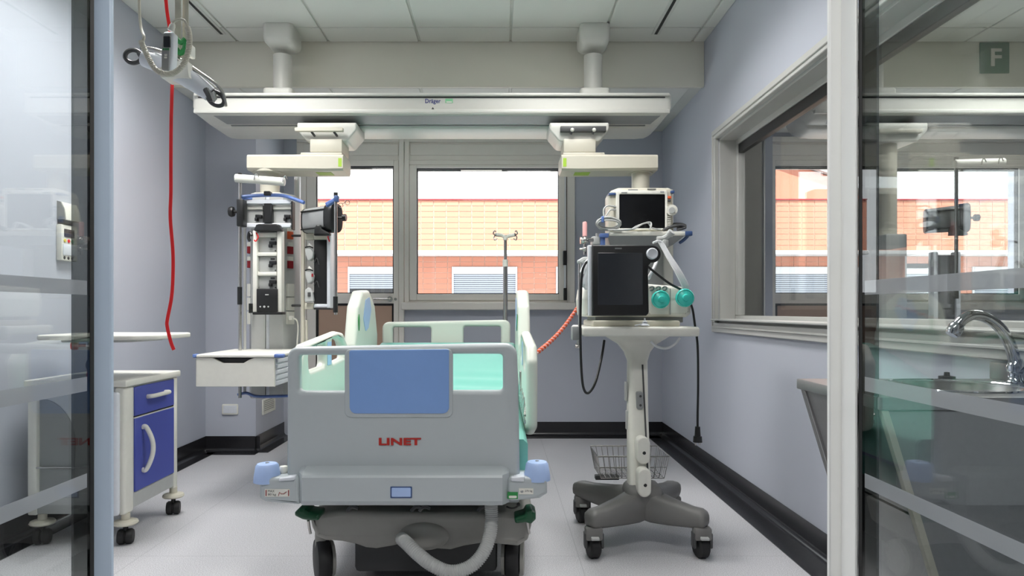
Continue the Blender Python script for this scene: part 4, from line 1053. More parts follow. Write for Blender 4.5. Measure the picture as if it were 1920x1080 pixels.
# ================================================================ VENTILATOR TROLLEY
vt = thing('ventilator_trolley', 'white ventilator trolley on four grey castors beside the bed', 'trolley', (.67, 3.3, 0))
d = 3.14
hub = Vector((.685, 3.27, .235))
ends = [(.425, 3.10), (.915, 3.10), (.435, 3.62), (.915, 3.62)]
for k, (ex, ey) in enumerate(ends):
    e = Vector((ex, ey, .165)); q = hub-e; secs = []
    for u, w_, h_ in ((-.10, .026, .022), (-.07, .038, .034), (0, .042, .044), (.15, .042, .047), (.5, .048, .062), (.8, .06, .075), (1.0, .065, .075)):
        p = e+q*u; p.z = e.z+.012*(1-abs(u)) + (hub.z-e.z-.03)*max(0, u)**1.6
        sd = Vector((-q.y, q.x, 0)).normalized()
        o = []
        for j in range(12):
            g = 2*PI*j/12; ca, sa = math.cos(g), math.sin(g); f = lambda v: math.copysign(abs(v)**.6, v)
            o.append(p+sd*(f(ca)*w_)+Vector((0, 0, f(sa)*h_)))
        secs.append(o)
    MB().loft(secs).build('foot', 'cart_grey', vt, sharp=60)
    wy = ey-.01
    cf = MB().box(ex-.04, ex+.04, wy-.03, wy+.03, .085, .145, .012, 2).build('castor', 'cart_grey', vt)
    MB().box(ex-.044, ex-.030, wy-.025, wy+.025, .05, .12, .006).box(ex+.030, ex+.044, wy-.025, wy+.025, .05, .12, .006).build('fork', 'dark_grey', cf, kind='stuff')
    MB().lathe([(0, -.026), (.04, -.026), (.05, -.018), (.05, .018), (.04, .026), (0, .026)], (ex+.0, wy+.012, .05), (1, .2, 0), 24).build('wheel', 'rubber', cf)
    MB().box(ex-.016, ex+.02, wy-.05, wy-.02, .095, .108, .003).build('brake_tab', 'pale_grey', cf)
MB().box(hub.x-.09, hub.x+.09, 3.19, 3.36, .19, .30, .04, 3).build('hub', 'cart_grey', vt)
bt_, tp = Vector((.685, 3.262, .262)), Vector((.690, 3.46, 1.004))
def colsec(p, a, b): return [p+Vector((u.x, u.y, 0)) for u in rrect(-a, a, -b, b, min(a, b)*.5, 4)]
secs = [colsec(bt_+Vector((-.02, 0, 0)), .052, .05), colsec(bt_.lerp(tp, .5)+Vector((-.01, 0, 0)), .048, .048), colsec(bt_.lerp(tp, .82), .047, .048)]
secs += [colsec(bt_.lerp(tp, .88), .062, .055), colsec(bt_.lerp(tp, .93), .09, .07), colsec(bt_.lerp(tp, .965), .13, .10), colsec(bt_.lerp(tp, 1.0), .17, .13)]
MB().loft(secs).build('column', 'white', vt, sharp=50)
g = MB()
for u0, u1 in ((.0, .8),):
    a, b = bt_.lerp(tp, u0), bt_.lerp(tp, u1)
    g.add([v for p in (a, b) for v in (p+Vector((.012, -.051, 0)), p+Vector((.020, -.051, 0)), p+Vector((.020, -.04, 0)), p+Vector((.012, -.04, 0)))], [(0, 1, 5, 4), (1, 2, 6, 5), (2, 3, 7, 6), (3, 0, 4, 7)])
g.build('cable_slot', 'dark_grey', vt)
for y0, y1, dd_ in ((820, 871, 3.20), (879, 933, 3.155)):
    cx_ = 1207 if y0 < 850 else 1209; hw = 12.5
    c = MB().pplate(rrect(cx_-hw, cx_+hw, y0, y1, 12, 6), [], dd_, dd_+.07, .008).build('cable_cover', 'white', vt)
    MB().cyl(P(cx_+1, (y0+y1)/2+4, dd_-.002), P(cx_+1, (y0+y1)/2+4, dd_+.01), .008, n=12).build('hole', 'black', c)
c = MB().pplate(rrect(1194, 1206.5, 735, 768, 4, 4), [], 3.305, 3.36, .005).build('cable_clip', 'rail_grey', vt)
for y in (743, 760): MB().cyl(P(1201, y, 3.30), P(1201, y, 3.31), .006, n=10).build('screw', 'dark_grey', c)
MB().pbox(1172.5, 1177, 716, 752, 3.36, 3.39, .004).pbox(1174.5, 1179, 770, 806, 3.34, 3.37, .004).build('rear_clip', 'pale_grey', vt, kind='stuff')
MB().box(X(1092, d), X(1313, d), d, 3.62, Z(631, d), Z(613, d), .012, 3).build('tray', 'white', vt)
MB().box(X(1112, 3.2), X(1276, 3.2), 3.2, 3.58, Z(613, 3.2), Z(601, 3.2), .01, 2).build('mounting_plate', 'cream', vt)
MB().box(X(1118, 3.22), X(1285, 3.22), 3.26, 3.55, Z(605, 3.22), Z(592, 3.22), .004).build('mounting_base', 'mid_grey', vt)
# wire basket
bk = MB(); bx0, bx1, by0, by1 = X(1117, 3.42), X(1249, 3.42), 3.36, 3.62; bz0, bz1 = Z(893, 3.42), Z(851, 3.42)
def rect3(x0, x1, y0, y1, z): return [(x0, y0, z), (x1, y0, z), (x1, y1, z), (x0, y1, z)]
i_ = .02
bk.tube(rect3(bx0, bx1, by0, by1, bz1), .0035, 6, 0, True); bk.tube(rect3(bx0+i_*.6, bx1-i_*.6, by0+.012, by1-.012, (bz0+bz1)/2), .002, 6, 0, True); bk.tube(rect3(bx0+i_, bx1-i_, by0+i_, by1-i_, bz0), .0025, 6, 0, True)
for k in range(13):
    f = k/12; xt, xb_ = bx0+(bx1-bx0)*f, bx0+i_+(bx1-bx0-2*i_)*f
    bk.tube([(xt, by0, bz1), (xb_, by0+i_, bz0), (xb_, by1-i_, bz0), (xt, by1, bz1)], .002, 5, 0)
for k in range(8):
    f = k/7; yt, yb_ = by0+(by1-by0)*f, by0+i_+(by1-by0-2*i_)*f
    bk.tube([(bx0, yt, bz1), (bx0+i_, yb_, bz0), (bx1-i_, yb_, bz0), (bx1, yt, bz1)], .002, 5, 0)
tb = thing('wire_basket', 'chrome wire basket fixed low on the ventilator trolley column', 'basket', ((bx0+bx1)/2, 3.49, bz0))
bk.build('wire_grid', 'steel', tb)
MB().box(bx0+.0, bx0+.12, 3.43, 3.47, bz0-.022, bz0, .004).build('mounting_bracket', 'dark_grey', tb)

# ventilator
vn = thing('ventilator', 'white ventilator with large dark touchscreen and two teal filters on the trolley', 'ventilator', P(1195, 596, 3.35))
body = [(1096, 594), (1093, 560), (1097, 537), (1180, 530), (1225, 533), (1290, 538), (1297, 556), (1297, 588), (1288, 595)]
MB().pplate(rounded(body, 6, 4), [], 3.24, 3.56, .02, 3).build('housing', 'white', vn)
MB().pbox(1220, 1254, 538, 590, 3.232, 3.25, .004).build('port_panel', 'white', vn)
MB().pbox(1256, 1257.5, 541, 590, 3.2375, 3.242).build('panel_joint', 'rail_grey', vn)
pt = MB()
for x in (1222, 1234, 1246): pt.tube([P(x-4, 540, 3.232), P(x, 537.5, 3.226), P(x+4, 539, 3.23), P(x+2, 544, 3.23), P(x-3, 544.5, 3.23)], .0035, 6, 4)
pt.pbox(1240, 1248, 579.5, 582, 3.2365, 3.24); pt.build('port_marks', 'mid_grey', vn, kind='stuff')
# screen: leaning slab with an ear for the rotary knob
SD = 3.06; sc_o = [(1111, 459), (1222, 459.5)]
ear = [(1222+17.5*math.cos(a), 476-17*math.sin(a)) for a in [PI/2-PI*1.02*k/14 for k in range(15)]]
outl = [(1110.5, 592.5), (1110.5, 459.5)]+[(p[0], p[1]) for p in ear]+[(1217, 497), (1215.5, 510), (1217, 584), (1216, 588), (1212, 592)]
MB().pplate(outl, [], SD, SD+.035, .006).build('display_front', 'black', vn)
MB().pplate([(1104, 592), (1103, 459.5), (1190, 459.5), (1190, 592)], [], SD+.028, SD+.075, .008).build('display_back', 'cool_white', vn)
MB().pplate(rrect(1121, 1205.5, 474, 572, 2, 3), [], SD-.002, SD+.004, .001, 1).build('screen', 'screen_dim', vn)
MB().pbox(1153, 1166, 464.5, 467, SD-.0015, SD+.002).build('brand_plate', 'mid_grey', vn)
kn = MB().lathe([(.026, 0), (.026, .012), (.022, .02), (.02, .02), (.014, .016), (0, .016)], P(1222, 476, SD+.002), (0, -1, 0), 24).build('rotary_knob', 'cool_white', vn)
MB().box(X(1140, 3.1), X(1190, 3.1), SD+.07, 3.26, Z(560, 3.1), Z(500, 3.1), .01).build('display_arm', 'pale_grey', vn)
for x, y, dd_ in ((1238.5, 561.5, 3.20), (1284, 558.5, 3.16)):
    c = P(x, y, dd_); r = .0425
    b = MB().lathe([(0, -.05), (.02, -.05), (.022, -.02), (r*.96, -.014), (r, -.006), (r, .006), (r*.94, .010), (r*.4, .018), (r*.34, .030), (r*.2, .032), (0, .032)], c, (0, -1, 0), 30).build('filter_disc', 'disc_teal', vn)
    MB().lathe([(r*.86, .0115), (r*.90, .0135), (r*.94, .0115)], c, (0, -1, 0), 30).build('filter_ridge', 'disc_teal', b)
wp = MB().lathe([(.02, 0), (.022, .004), (.012, .01), (.011, .02), (.004, .024), (.003, .035), (0, .036)], P(1209, 611, 3.17), (0, 0, 1), 16).tube([P(1209, 607, 3.17), P(1198, 609, 3.16), P(1190, 610.5, 3.16)], .003, 6, 4)
tag(at_base(wp.build('breathing_connector', 'cool_white')), 'small white breathing connector lying on the trolley tray', 'connector')

# tubes, cables and fittings round the ventilator
wt = MB()
for k in range(5):
    o = k*1.5
    wt.tube([P(1228-o*.6, 454+o*.2, 3.25), P(1234+o*.3, 452, 3.27), P(1238+o, 458, 3.27), P(1250+o*1.2, 480, 3.25), P(1266+o*1.6, 508, 3.23), P(1279+o*1.7, 534, 3.23), P(1283+o*1.2, 545, 3.245)], .0055, 7, 6)
wt.tube([P(1231, 490, 3.24), P(1226, 503, 3.22), P(1219, 516, 3.22), P(1216, 522, 3.24)], .008, 7, 5)
tag(at_base(wt.build('breathing_tubes', 'tube_white')), 'bundle of clear white tubes looping from behind the ventilator screen', 'tube')
tube_hd = MB().tube([P(1232, 448, 3.3), P(1246, 446, 3.3), P(1258, 438, 3.28)], .012, 8, 5).cyl(P(1255, 440, 3.28), P(1260, 434, 3.27), .018, n=10).pbox(1243, 1254, 449, 463, 3.28, 3.32, .006)
tag(at_base(tube_hd.build('tube_holder', 'pale_grey')), 'grey tube holder arm above the ventilator screen knob', 'holder')
tag(at_base(MB().tube([P(1214, 499, 3.10), P(1232, 514, 3.12), P(1256, 532, 3.14), P(1283, 548, 3.20), P(1297, 575, 3.24), P(1303, 610, 3.24), P(1308, 650, 3.24), P(1309, 720, 3.25), P(1308, 780, 3.25), P(1308, 806, 3.25)], .0055, 8, 8).build('power_cable', 'black')), 'black power cable hanging with a plug at the ventilator\'s right', 'cable')
pc = C.objects['power_cable']
pl_ = MB().cyl(P(1308, 800, 3.25), P(1308, 818, 3.25), .012, .015, n=12).cyl(P(1308, 818, 3.25), P(1308, 829, 3.25), .02, .022, n=14).build('plug', 'black', pc)
pn = MB()
for s in (-4, 4): pn.cyl(P(1308+s, 829, 3.25), P(1308+s, 835, 3.25), .0035, n=8)
pn.build('plug_pins', 'steel', pl_, kind='stuff')
bc_ = MB().tube([P(1108, 487, 3.14), P(1097, 495, 3.12), P(1091, 515, 3.12), P(1089, 560, 3.12), P(1088, 620, 3.12), P(1090, 690, 3.12), P(1094, 727, 3.12), P(1103, 737, 3.14), P(1116, 718, 3.2), P(1127, 675, 3.26), P(1133, 638, 3.3)], .006, 8, 8)
tag(at_base(bc_.build('drooping_cable', 'black')), 'black cable drooping in a loop from the left of the trolley tray', 'cable')
tag(at_base(MB().tube([P(1220, 640, 3.36), P(1232, 650, 3.36), P(1250, 653, 3.36), P(1266, 645, 3.36), P(1275, 633, 3.36)], .006, 8, 6).build('white_tube', 'tube_white')), 'short white tube sagging below the right of the trolley tray', 'tube')
# support pole with hose hook
pl = thing('hose_support_pole', 'thin steel pole with bent hose arm clamped left of the ventilator', 'pole', P(1086, 640, 3.2))
MB().cyl(P(1087, 622, 3.2), P(1087, 492, 3.2), .0075, n=10).build('tube', 'steel', pl)
MB().tube([P(1087, 492, 3.2), P(1094, 487, 3.21), P(1104, 487, 3.22), P(1112, 490, 3.22)], .012, 8, 4).ball(P(1086.5, 491, 3.2), .012, 10).build('hose_arm', 'pale_grey', pl)
cl = MB().pbox(1073, 1089, 612, 638, 3.16, 3.22, .006, 2).build('clamp', 'rail_grey', pl)
MB().cyl(P(1084, 638, 3.19), P(1084, 648, 3.19), .006, n=8).cyl(P(1079, 649, 3.19), P(1090, 649, 3.19), .010, n=8).build('clamp_screw', 'steel', cl)
MB().cyl(P(1089, 622, 3.2), P(1100, 622, 3.2), .014, n=10).build('clamp_joint', 'white', cl)
for k, (x, y0, y1) in enumerate(((1094, 496, 512), (1103, 500, 526))):
    pass
hz = MB().tube([P(1103, 489, 3.20), P(1096, 500, 3.18), P(1091, 512, 3.17)], .011, 8, 4).tube([P(1108, 491, 3.2), P(1102, 508, 3.2), P(1096, 530, 3.2), P(1100, 540, 3.22)], .012, 8, 5).tube([P(1088, 533, 3.2), P(1096, 529, 3.2), P(1108, 527, 3.2)], .008, 8, 4)
tag(at_base(hz.build('breathing_hose', 'tube_white')), 'white breathing hoses hung on the arm left of the ventilator screen', 'hose')
fm = thing('flow_meter', 'flow meter with pale pink glass tube and metal valves beside the ventilator', 'flow meter', P(1096.5, 478, 4.08))
MB().lathe([(.0, 0), (.014, 0), (.014, .075), (.012, .085), (0, .088)], P(1096.5, 443, 4.06), (0, 0, 1), 14).build('glass_tube', 'pink', fm)
vv = MB().cyl(P(1096.5, 478, 4.06), P(1096.5, 442, 4.06), .008, n=10).cyl(P(1089, 450, 4.06), P(1112, 450, 4.08), .012, n=10).cyl(P(1087, 467, 4.06), P(1098, 467, 4.06), .007, n=8).ball(P(1096.5, 451, 4.05), .024, 12).ball(P(1097, 467, 4.05), .017, 10).cyl(P(1088, 451, 4.06), P(1091, 451, 4.06), .022, n=10)
vv.build('valves', 'steel', fm)
# orange twisted hose between wall and bed
hx = []
pa, pb_ = P(1086, 572, 4.6), P(1006, 662, 3.55)
tw = thing('twisted_hose', 'orange and white twisted hose stretched down towards the bed rail', 'hose', pb_)
for ph, mm in ((0, 'orange'), (PI, 'pink')):
    pts = []; ax = (pb_-pa).normalized(); u = ax.orthogonal().normalized(); v = ax.cross(u)
    for k in range(150):
        f = k/149; s_ = Vector((0, 0, -.03*math.sin(PI*f))); g_ = ph+2*PI*19*f
        pts.append(pa.lerp(pb_, f)+s_+(u*math.cos(g_)+v*math.sin(g_))*.0065)
    MB().tube(pts, .0072 if mm == 'orange' else .0052, 6, 0).build('strand', mm, tw)
# ================================================================ LEFT SIDE
cb = thing('bedside_cabinet', 'white bedside cabinet with blue drawer and door on castors by the left wall', 'cabinet', (-2.03, 3.52, 0))
cx0, cx1, c0, c1, ct = -2.25, -1.785, 3.25, 3.785, .79
MB().box(cx0-.01, cx1+.012, c0-.012, c1+.012, ct-.032, ct, .006, 2).build('top', 'white', cb)
MB().box(cx0, cx1-.004, c0+.03, c1-.03, .16, ct-.034).build('carcass', 'pale_grey', cb)
MB().box(cx1-.05, cx1, c0, c0+.083, .145, ct-.034, .012, 3).build('corner_post', 'white', cb)
MB().box(cx1-.05, cx1, c1-.045, c1, .145, ct-.034, .008, 2).build('corner_post', 'white', cb)
MB().box(cx0, cx0+.045, c0, c0+.05, .145, ct-.034, .008, 2).build('corner_post', 'white', cb)
MB().box(cx0, cx0+.045, c1-.05, c1, .145, ct-.034, .008, 2).build('corner_post', 'white', cb)
zd = .60
dr_ = MB().box(cx1-.012, cx1+.004, c0+.087, c1-.05, zd+.006, ct-.042, .003, 1).build('drawer', 'cabinet_blue', cb)
do_ = MB().box(cx1-.012, cx1+.004, c0+.087, c1-.05, .235, zd-.006, .003, 1).build('door', 'cabinet_blue', cb)
MB().box(cx1-.02, cx1+.001, c0+.085, c1-.048, zd-.006, zd-.001).build('cross_rail', 'white', cb)
MB().box(cx1-.02, cx1-.001, c0+.085, c1-.048, zd-.0005, zd+.006).build('shadow_gap', 'black', cb)
MB().tube([(cx1+.002, 3.45, .688), (cx1+.03, 3.455, .690), (cx1+.034, 3.53, .690), (cx1+.03, 3.625, .690), (cx1+.002, 3.63, .69)], .011, 10, 6).build('handle', 'white', dr_)
MB().tube([(cx1+.002, 3.405, .54), (cx1+.022, 3.405, .54), (cx1+.045, 3.42, .47), (cx1+.045, 3.42, .40), (cx1+.022, 3.405, .33), (cx1+.002, 3.405, .33)], .0115, 10, 6).build('handle', 'white', do_)
# flank towards the doorway: curved recess, towel bar, side grip
MB().box(cx0+.045, cx1-.05, c0+.02, c0+.045, .17, ct-.036).build('flank_panel', 'pale_grey', cb)
cv = [(cx0+.05, .26)]+[(cx0+.05, .70)]+[(cx0+.05+.17*math.sin(a), .70-.0+.0-.22*(1-math.cos(a))) for a in [PI/2*k/8 for k in range(1, 9)]]+[(cx0+.205, .26)]
MB().plate(cv, [], 'xz', c0+.016, c0+.022, .002, 1).build('curved_inlay', 'mid_grey', cb)
MB().cyl((cx0+.03, c0+.006, .372), (cx1-.05, c0+.006, .372), .005, n=8).build('towel_bar', 'steel', cb)
MB().box(cx1-.058, cx1-.017, c0-.032, c0-.001, .15, .735, .012, 3).build('side_grip', 'cool_white', cb)
MB().box(cx0+.01, cx1-.05, c0+.005, c0+.03, .15, .25, .006).build('kick_panel', 'pale_grey', cb)
for x, y in ((cx0+.05, c0+.035), (cx1-.015, c0+.035), (cx0+.05, c1-.02), (cx1-.015, c1-.02)):
    cs = MB().lathe([(0, .095), (.052, .095), (.057, .102), (.052, .112), (.02, .118), (.02, .15), (0, .15)], (x, y, 0), (0, 0, 1), 20).build('castor_disc', 'cream', cb)
    MB().lathe([(0, -.034), (.030, -.034), (.036, -.026), (.036, -.006), (.03, -.003), (.03, .003), (.036, .006), (.036, .026), (.03, .034), (0, .034)], (x, y, .036), (1, .3, 0), 20).cyl((x, y, .03), (x, y, .098), .012, n=8).build('castor_wheel', 'rubber', cs)
# overbed table leaf
ob = thing('overbed_table', 'cream overbed table leaf swung above the blue bedside cabinet', 'table', (-2.0, 3.36, .79))
MB().plate(rounded([(-2.155, 3.16), (-1.70, 3.16), (-1.615, 3.22), (-1.60, 3.58), (-2.14, 3.62), (-2.17, 3.5)], [.03, .06, .06, .06, .05, .05], 5), [], 'xy', .984, 1.008, .007).build('table_leaf', 'white', ob)
MB().plate(rounded([(-2.08, 3.2), (-1.74, 3.2), (-1.70, 3.5), (-2.08, 3.5)], .05, 4), [], 'xy', .972, .985, .004).build('leaf_frame', 'pale_grey', ob)
MB().cyl((-1.985, 3.34, .79), (-1.985, 3.34, .975), .022, n=14).build('pillar', 'steel', ob)
MB().lathe([(.008, 0), (.008, .03), (.022, .034), (.024, .05), (.02, .062), (0, .066)], (-2.0, 3.30, .955), (-.75, -.3, 0), 14).build('knob', 'red', ob)
MB().tube([(-1.985, 3.318, .90), (-2.0, 3.31, .86), (-1.99, 3.31, .83)], .008, 8, 5).build('cable_stay', 'mid_grey', ob)
MB().lathe([(.010, 0), (.014, .02), (.011, .05), (.006, .062), (0, .064)], (-1.992, 3.31, .792), (.15, 0, 1), 12).build('release_lever', 'red', ob)

# wall devices on the left wall
ds = thing('wall_dispenser', 'small white curved box with dark base on the left wall above the control panel', 'dispenser', (XL, 3.68, 1.595))
sec = [(XL, 1.703), (XL+.022, 1.698), (XL+.040, 1.66), (XL+.046, 1.61), (XL+.046, 1.604), (XL, 1.604)]
MB().loft([[Vector((x, y, z)) for x, z in sec] for y in (3.612, 3.74)]).build('cover', 'white', ds, sharp=30)
MB().loft([[Vector((x-.003 if x > XL else x, y, z)) for x, z in sec] for y in (3.607, 3.612)]).build('side', 'mid_grey', ds, sharp=30)
MB().box(XL, XL+.03, 3.612, 3.70, 1.583, 1.604, .002).build('base', 'dark_grey', ds)
wp_ = thing('wall_control_panel', 'white wall control panel with dark display and three coloured buttons', 'control panel', (XL, 3.67, 1.385))
xf = XL+.03
MB().box(XL, xf, 3.60, 3.735, 1.388, 1.578, .005, 2).build('housing', 'white', wp_)
MB().box(xf-.002, xf+.003, 3.620, 3.703, 1.514, 1.556).build('display', 'screen_dim', wp_)
MB().box(xf-.002, xf+.005, 3.608, 3.72, 1.416, 1.474, .002).build('lid', 'cool_white', wp_)
for y, c in ((3.625, 'yellow'), (3.657, 'red'), (3.688, 'green')): MB().cyl((xf-.002, y, 1.494), (xf+.004, y, 1.494), .009, n=12).build('button', c, wp_)
for y in (3.622, 3.655, 3.686): MB().cyl((xf-.002, y, 1.402), (xf+.002, y, 1.402), .008, n=12).build('socket', 'black', wp_)

sw = thing('wall_socket', 'white double socket plate low on the wall pillar left of the bed', 'socket', P(430, 778, BD))
MB().pplate(rrect(416, 446, 758, 777.5, 2, 3), [], BD-.012, BD, .003).build('plate', 'white', sw)
MB().pplate(rrect(418.5, 443.5, 760.5, 775, 1, 2), [], BD-.015, BD-.01, .002).build('insert', 'cool_white', sw)
vg = thing('vent_grille', 'white slatted vent grille low on the side of the wall pillar', 'vent', (BX, 5.75, .26))
vy0, vy1, vz0, vz1 = 5.565, 5.87, .27, .395
MB().plate(rrect(vy0, vy1, vz0, vz1, .004, 2), [rrect(vy0+.02, vy1-.02, vz0+.015, vz1-.015, .002, 2)], 'yz', BX, BX+.012, .002, 1).build('frame', 'white', vg)
MB().box(BX+.0005, BX+.003, vy0+.015, vy1-.015, vz0+.01, vz1-.01).build('backing', 'mid_grey', vg)
for k in range(6): MB().box(BX+.002, BX+.010, vy0+.02, vy1-.02, vz0+.018+.0155*k, vz0+.027+.0155*k).build('slat', 'white', vg)

# ceiling slot diffusers
for px, lab in ((-1.925, 'slim white ceiling air slot near the ceiling hoist'), (1.08, 'slim white ceiling air slot near the internal window')):
    t = thing('slot_diffuser', lab, 'vent', (px, 4.2, HC-.016), 'ceiling air slots')
    for s in (-1, 1): MB().box(px+s*.020-.010, px+s*.020+.010, 3.5, 4.73, HC-.0165, HC-.010, .002, 1).build('frame', 'ceiling_grid', t)
    MB().box(px-.0105, px+.0105, 3.5, 4.73, HC-.0145, HC-.011).build('slot', 'black', t)

# ceiling hoist
HD = 2.7
ho = thing('ceiling_hoist', 'ceiling patient hoist with white spreader bar and dark looped hooks at upper left', 'hoist', P(330, 150, HD))
st = MB()
for x in (333, 346): st.ribbon([P(x, -330, HD), P(x, -100, HD), P(x, 80, HD), P(x, 125, HD)], .022, .003)
for k, x in enumerate((334, 346)):
    MB().box(X(x, HD)-.0115, X(x, HD)+.0115, HD-.002+.01*k, HD+.002+.01*k, Z(130, HD), HC-.05).build('lifting_strap', 'cream', ho)
MB().box(X(340, HD)-.12, X(340, HD)+.12, HD-.1, HD+.1, HC-.12, HC-.014, .02).build('hoist_motor', 'white', ho)
sp = [P(270, 110, HD-.03), P(290, 116, HD-.03), P(318, 128, HD), P(345, 142, HD), P(372, 160, HD+.02), P(394, 177, HD+.03)]
rr = lambda f, i: .030+.009*math.sin(PI*min(1, f*1.05))
MB().tube(sp, .03, 16, 6, rad=rr).build('spreader_bar', 'cool_white', ho)
up = Vector((.012, -.012, .034))
MB().tube([P(262, 104, HD-.03)+up*.8, P(290, 112, HD-.03)+up, P(330, 128, HD)+up, P(372, 155, HD+.02)+up, P(400, 173, HD+.03)+up*.9, P(415, 184, HD+.03)+up*.6, P(422, 192, HD+.03), P(423, 199, HD+.03)], .007, 8, 6).build('edge_trim', 'steel', ho)
MB().loft([[c+v*1.0 for v in (Vector((-.055, -.045, 0)), Vector((.055, -.045, 0)), Vector((.055, .045, 0)), Vector((-.055, .045, 0)))] for c in (P(338, 152, HD), P(336, 138, HD), P(335, 122, HD))]).build('centre_block', 'white', ho)
def loop(c, a, b, tilt, nm='hook_loop'):
    pts = []
    for k in range(18):
        g = 2*PI*k/18; u = Vector((math.cos(g)*a, math.sin(g)*b)); ct_, st_ = math.cos(tilt), math.sin(tilt)
        pts.append(c+Vector((u.x*ct_-u.y*st_, 0, u.x*st_+u.y*ct_)))
    return MB().tube(pts, .0085, 8, 3, True).build(nm, 'dark_grey', ho)
loop(P(250, 106, HD-.03), .032, .025, -.1); loop(P(405, 185, HD+.03), .036, .024, -.6)
for p, q in (((262, 100), (272, 118)), ((386, 168), (396, 190))):
    MB().tube([P(*p, HD-.035), P((p[0]+q[0])/2+1, (p[1]+q[1])/2, HD-.04), P(*q, HD-.035)], .012, 8, 4).build('bar_end', 'dark_grey', ho)
MB().plate([(X(392, HD), Z(176, HD)), (X(400, HD), Z(170, HD)), (X(402, HD), Z(182, HD)), (X(396, HD), Z(188, HD))], [], 'xz', HD-.0, HD+.03, .003).build('latch', 'pale_grey', ho)
gc = MB().tube([P(330, 72, HD-.02), P(340, 80, HD-.02), P(348, 73, HD-.02)], .010, 8, 4).tube([P(331, 92, HD-.02), P(338, 100, HD-.02), P(346, 92, HD-.02), P(348, 78, HD-.02)], .010, 8, 4)
gc.build('strap_guide', 'green', ho, kind='stuff')
MB().box(X(350, HD), X(359, HD), HD-.01, HD+.04, Z(105, HD), Z(82, HD), .006).build('side_buckle', 'white', ho)
hs = thing('hoist_handset', 'grey and white hoist handset hanging in front of the spreader bar', 'remote control', P(313, 138, 2.6))
T_ = lambda pts: [(x, y) for x, y in pts]
MB().pplate(rounded([(305, 58), (325, 58), (324, 105), (320, 136), (302, 134), (301, 95)], [5, 5, 3, 6, 6, 3], 4), [], 2.575, 2.62, .010).build('shell', 'cool_white', hs)
MB().pplate(rounded([(306, 61), (320, 61), (316, 133), (302.5, 131), (302.5, 95)], [3, 3, 4, 4, 2], 4), [], 2.569, 2.58, .003).build('face', 'rail_grey', hs)
MB().pplate(rrect(306.5, 318.5, 68, 88, 1, 2), [], 2.566, 2.572).build('display', 'screen_dim', hs)
bs = MB()
for k in range(3): bs.pbox(305.5+4.2*k, 308+4.2*k, 90.5, 93.5, 2.5665, 2.572)
bs.build('green_key', 'green', hs, kind='stuff')
bs = MB().pbox(308, 313, 101, 104.5, 2.5665, 2.572, .001).pbox(307.5, 312.5, 106, 109, 2.5665, 2.572, .001); bs.build('key', 'white', hs, kind='stuff')
MB().lathe([(.012, 0), (.011, .02), (.007, .03), (0, .03)], P(320, 58, 2.6), (.35, 0, 1), 12).build('cable_gland', 'white', hs)
path = [P(352, 52, 2.6), P(355, 66, 2.59), P(354, 90, 2.57), P(347, 115, 2.55), P(332, 133, 2.54), P(312, 139, 2.54), P(292, 130, 2.54), P(278, 108, 2.56), P(268, 86, 2.58), P(265, 78, 2.58)]
cp = catmull(path, 60); hel = []; N_ = len(cp); turns = 74
for i in range(N_*3):
    f = i/(N_*3-1); k = f*(N_-1); a = int(min(N_-2, k)); p = cp[a].lerp(cp[a+1], k-a); tg = (cp[min(N_-1, a+2)]-cp[max(0, a-1)]).normalized()
    u = Vector((0, 1, 0)); v = tg.cross(u).normalized(); g_ = 2*PI*turns*f
    hel.append(p+(u*math.cos(g_)+v*math.sin(g_))*.0075)
cc = thing('coiled_cable', 'coiled cream handset cable looped under the ceiling hoist', 'cable', P(312, 142, 2.55))
MB().tube(hel, .0034, 5, 0).build('coil', 'cream', cc, sharp=180)
MB().tube(cp[::6], .0062, 6, 0).build('coil_core', 'cream', cc)
MB().tube([P(321, 55, 2.6), P(324, 43, 2.6), P(334, 36.5, 2.6), P(346, 39, 2.6), P(352, 52, 2.6)], .005, 8, 6).build('straight_lead', 'cream', cc)
MB().tube([P(266, 79, 2.58), P(270, 70, 2.58), P(265, 55, 2.6), P(262, 30, 2.62), P(261, -20, 2.65), P(262, -120, 2.66), P(262, -330, 2.68)], .0055, 8, 6).build('straight_lead', 'cream', cc)
rc = MB().ribbon([P(309, -330, 2.76), P(309, -60, 2.76), P(312, 10, 2.76), P(319, 60, 2.77), P(323, 110, 2.78), P(323, 150, 2.78), P(321, 230, 2.76), P(320.5, 300, 2.74), P(320.5, 360, 2.74), P(319.5, 410, 2.74), P(324.5, 480, 2.74), P(322.5, 550, 2.74), P(314, 598, 2.74), P(313.5, 612, 2.74), P(320, 640, 2.74), P(326, 656, 2.74)], .013, .002, (1, .1, 0), 8)
tag(at_base(rc.build('emergency_cord', 'red')), 'long red emergency pull ribbon hanging from the ceiling hoist', 'cord')

# ================================================================ RIGHT SIDE
SZ = .92
sk = thing('wash_basin', 'stainless steel wash basin unit with sloping front behind the right glass door', 'sink', (1.2, 1.8, .05))
sx0, sy0, sy1 = .879, 1.58, 2.02
bowl = [(1.205+.165*math.cos(a), 1.815+.155*math.sin(a)) for a in [2*PI*k/32 for k in range(32)]]
MB().plate([(sx0, sy0), (XR-.001, sy0), (XR-.001, sy1), (sx0, sy1)], [bowl], 'xy', SZ-.03, SZ, .003, 2).build('worktop', 'brushed', sk)
bs_ = []
for r, h in ((1.0, 0), (.99, -.008), (.93, -.03), (.85, -.09), (.6, -.15), (.15, -.16)):
    bs_.append([Vector((1.205+(x-1.205)*r, 1.815+(y-1.815)*r, SZ-.002+h)) for x, y in bowl])
MB().loft(bs_, cap=False).loft([bs_[-1], [v+Vector((0, 0, -.002)) for v in bs_[-1]]]).build('bowl', 'steel', sk)
rim = [(1.205+.172*math.cos(a), 1.815+.162*math.sin(a), SZ+.001) for a in [2*PI*k/32 for k in range(32)]]
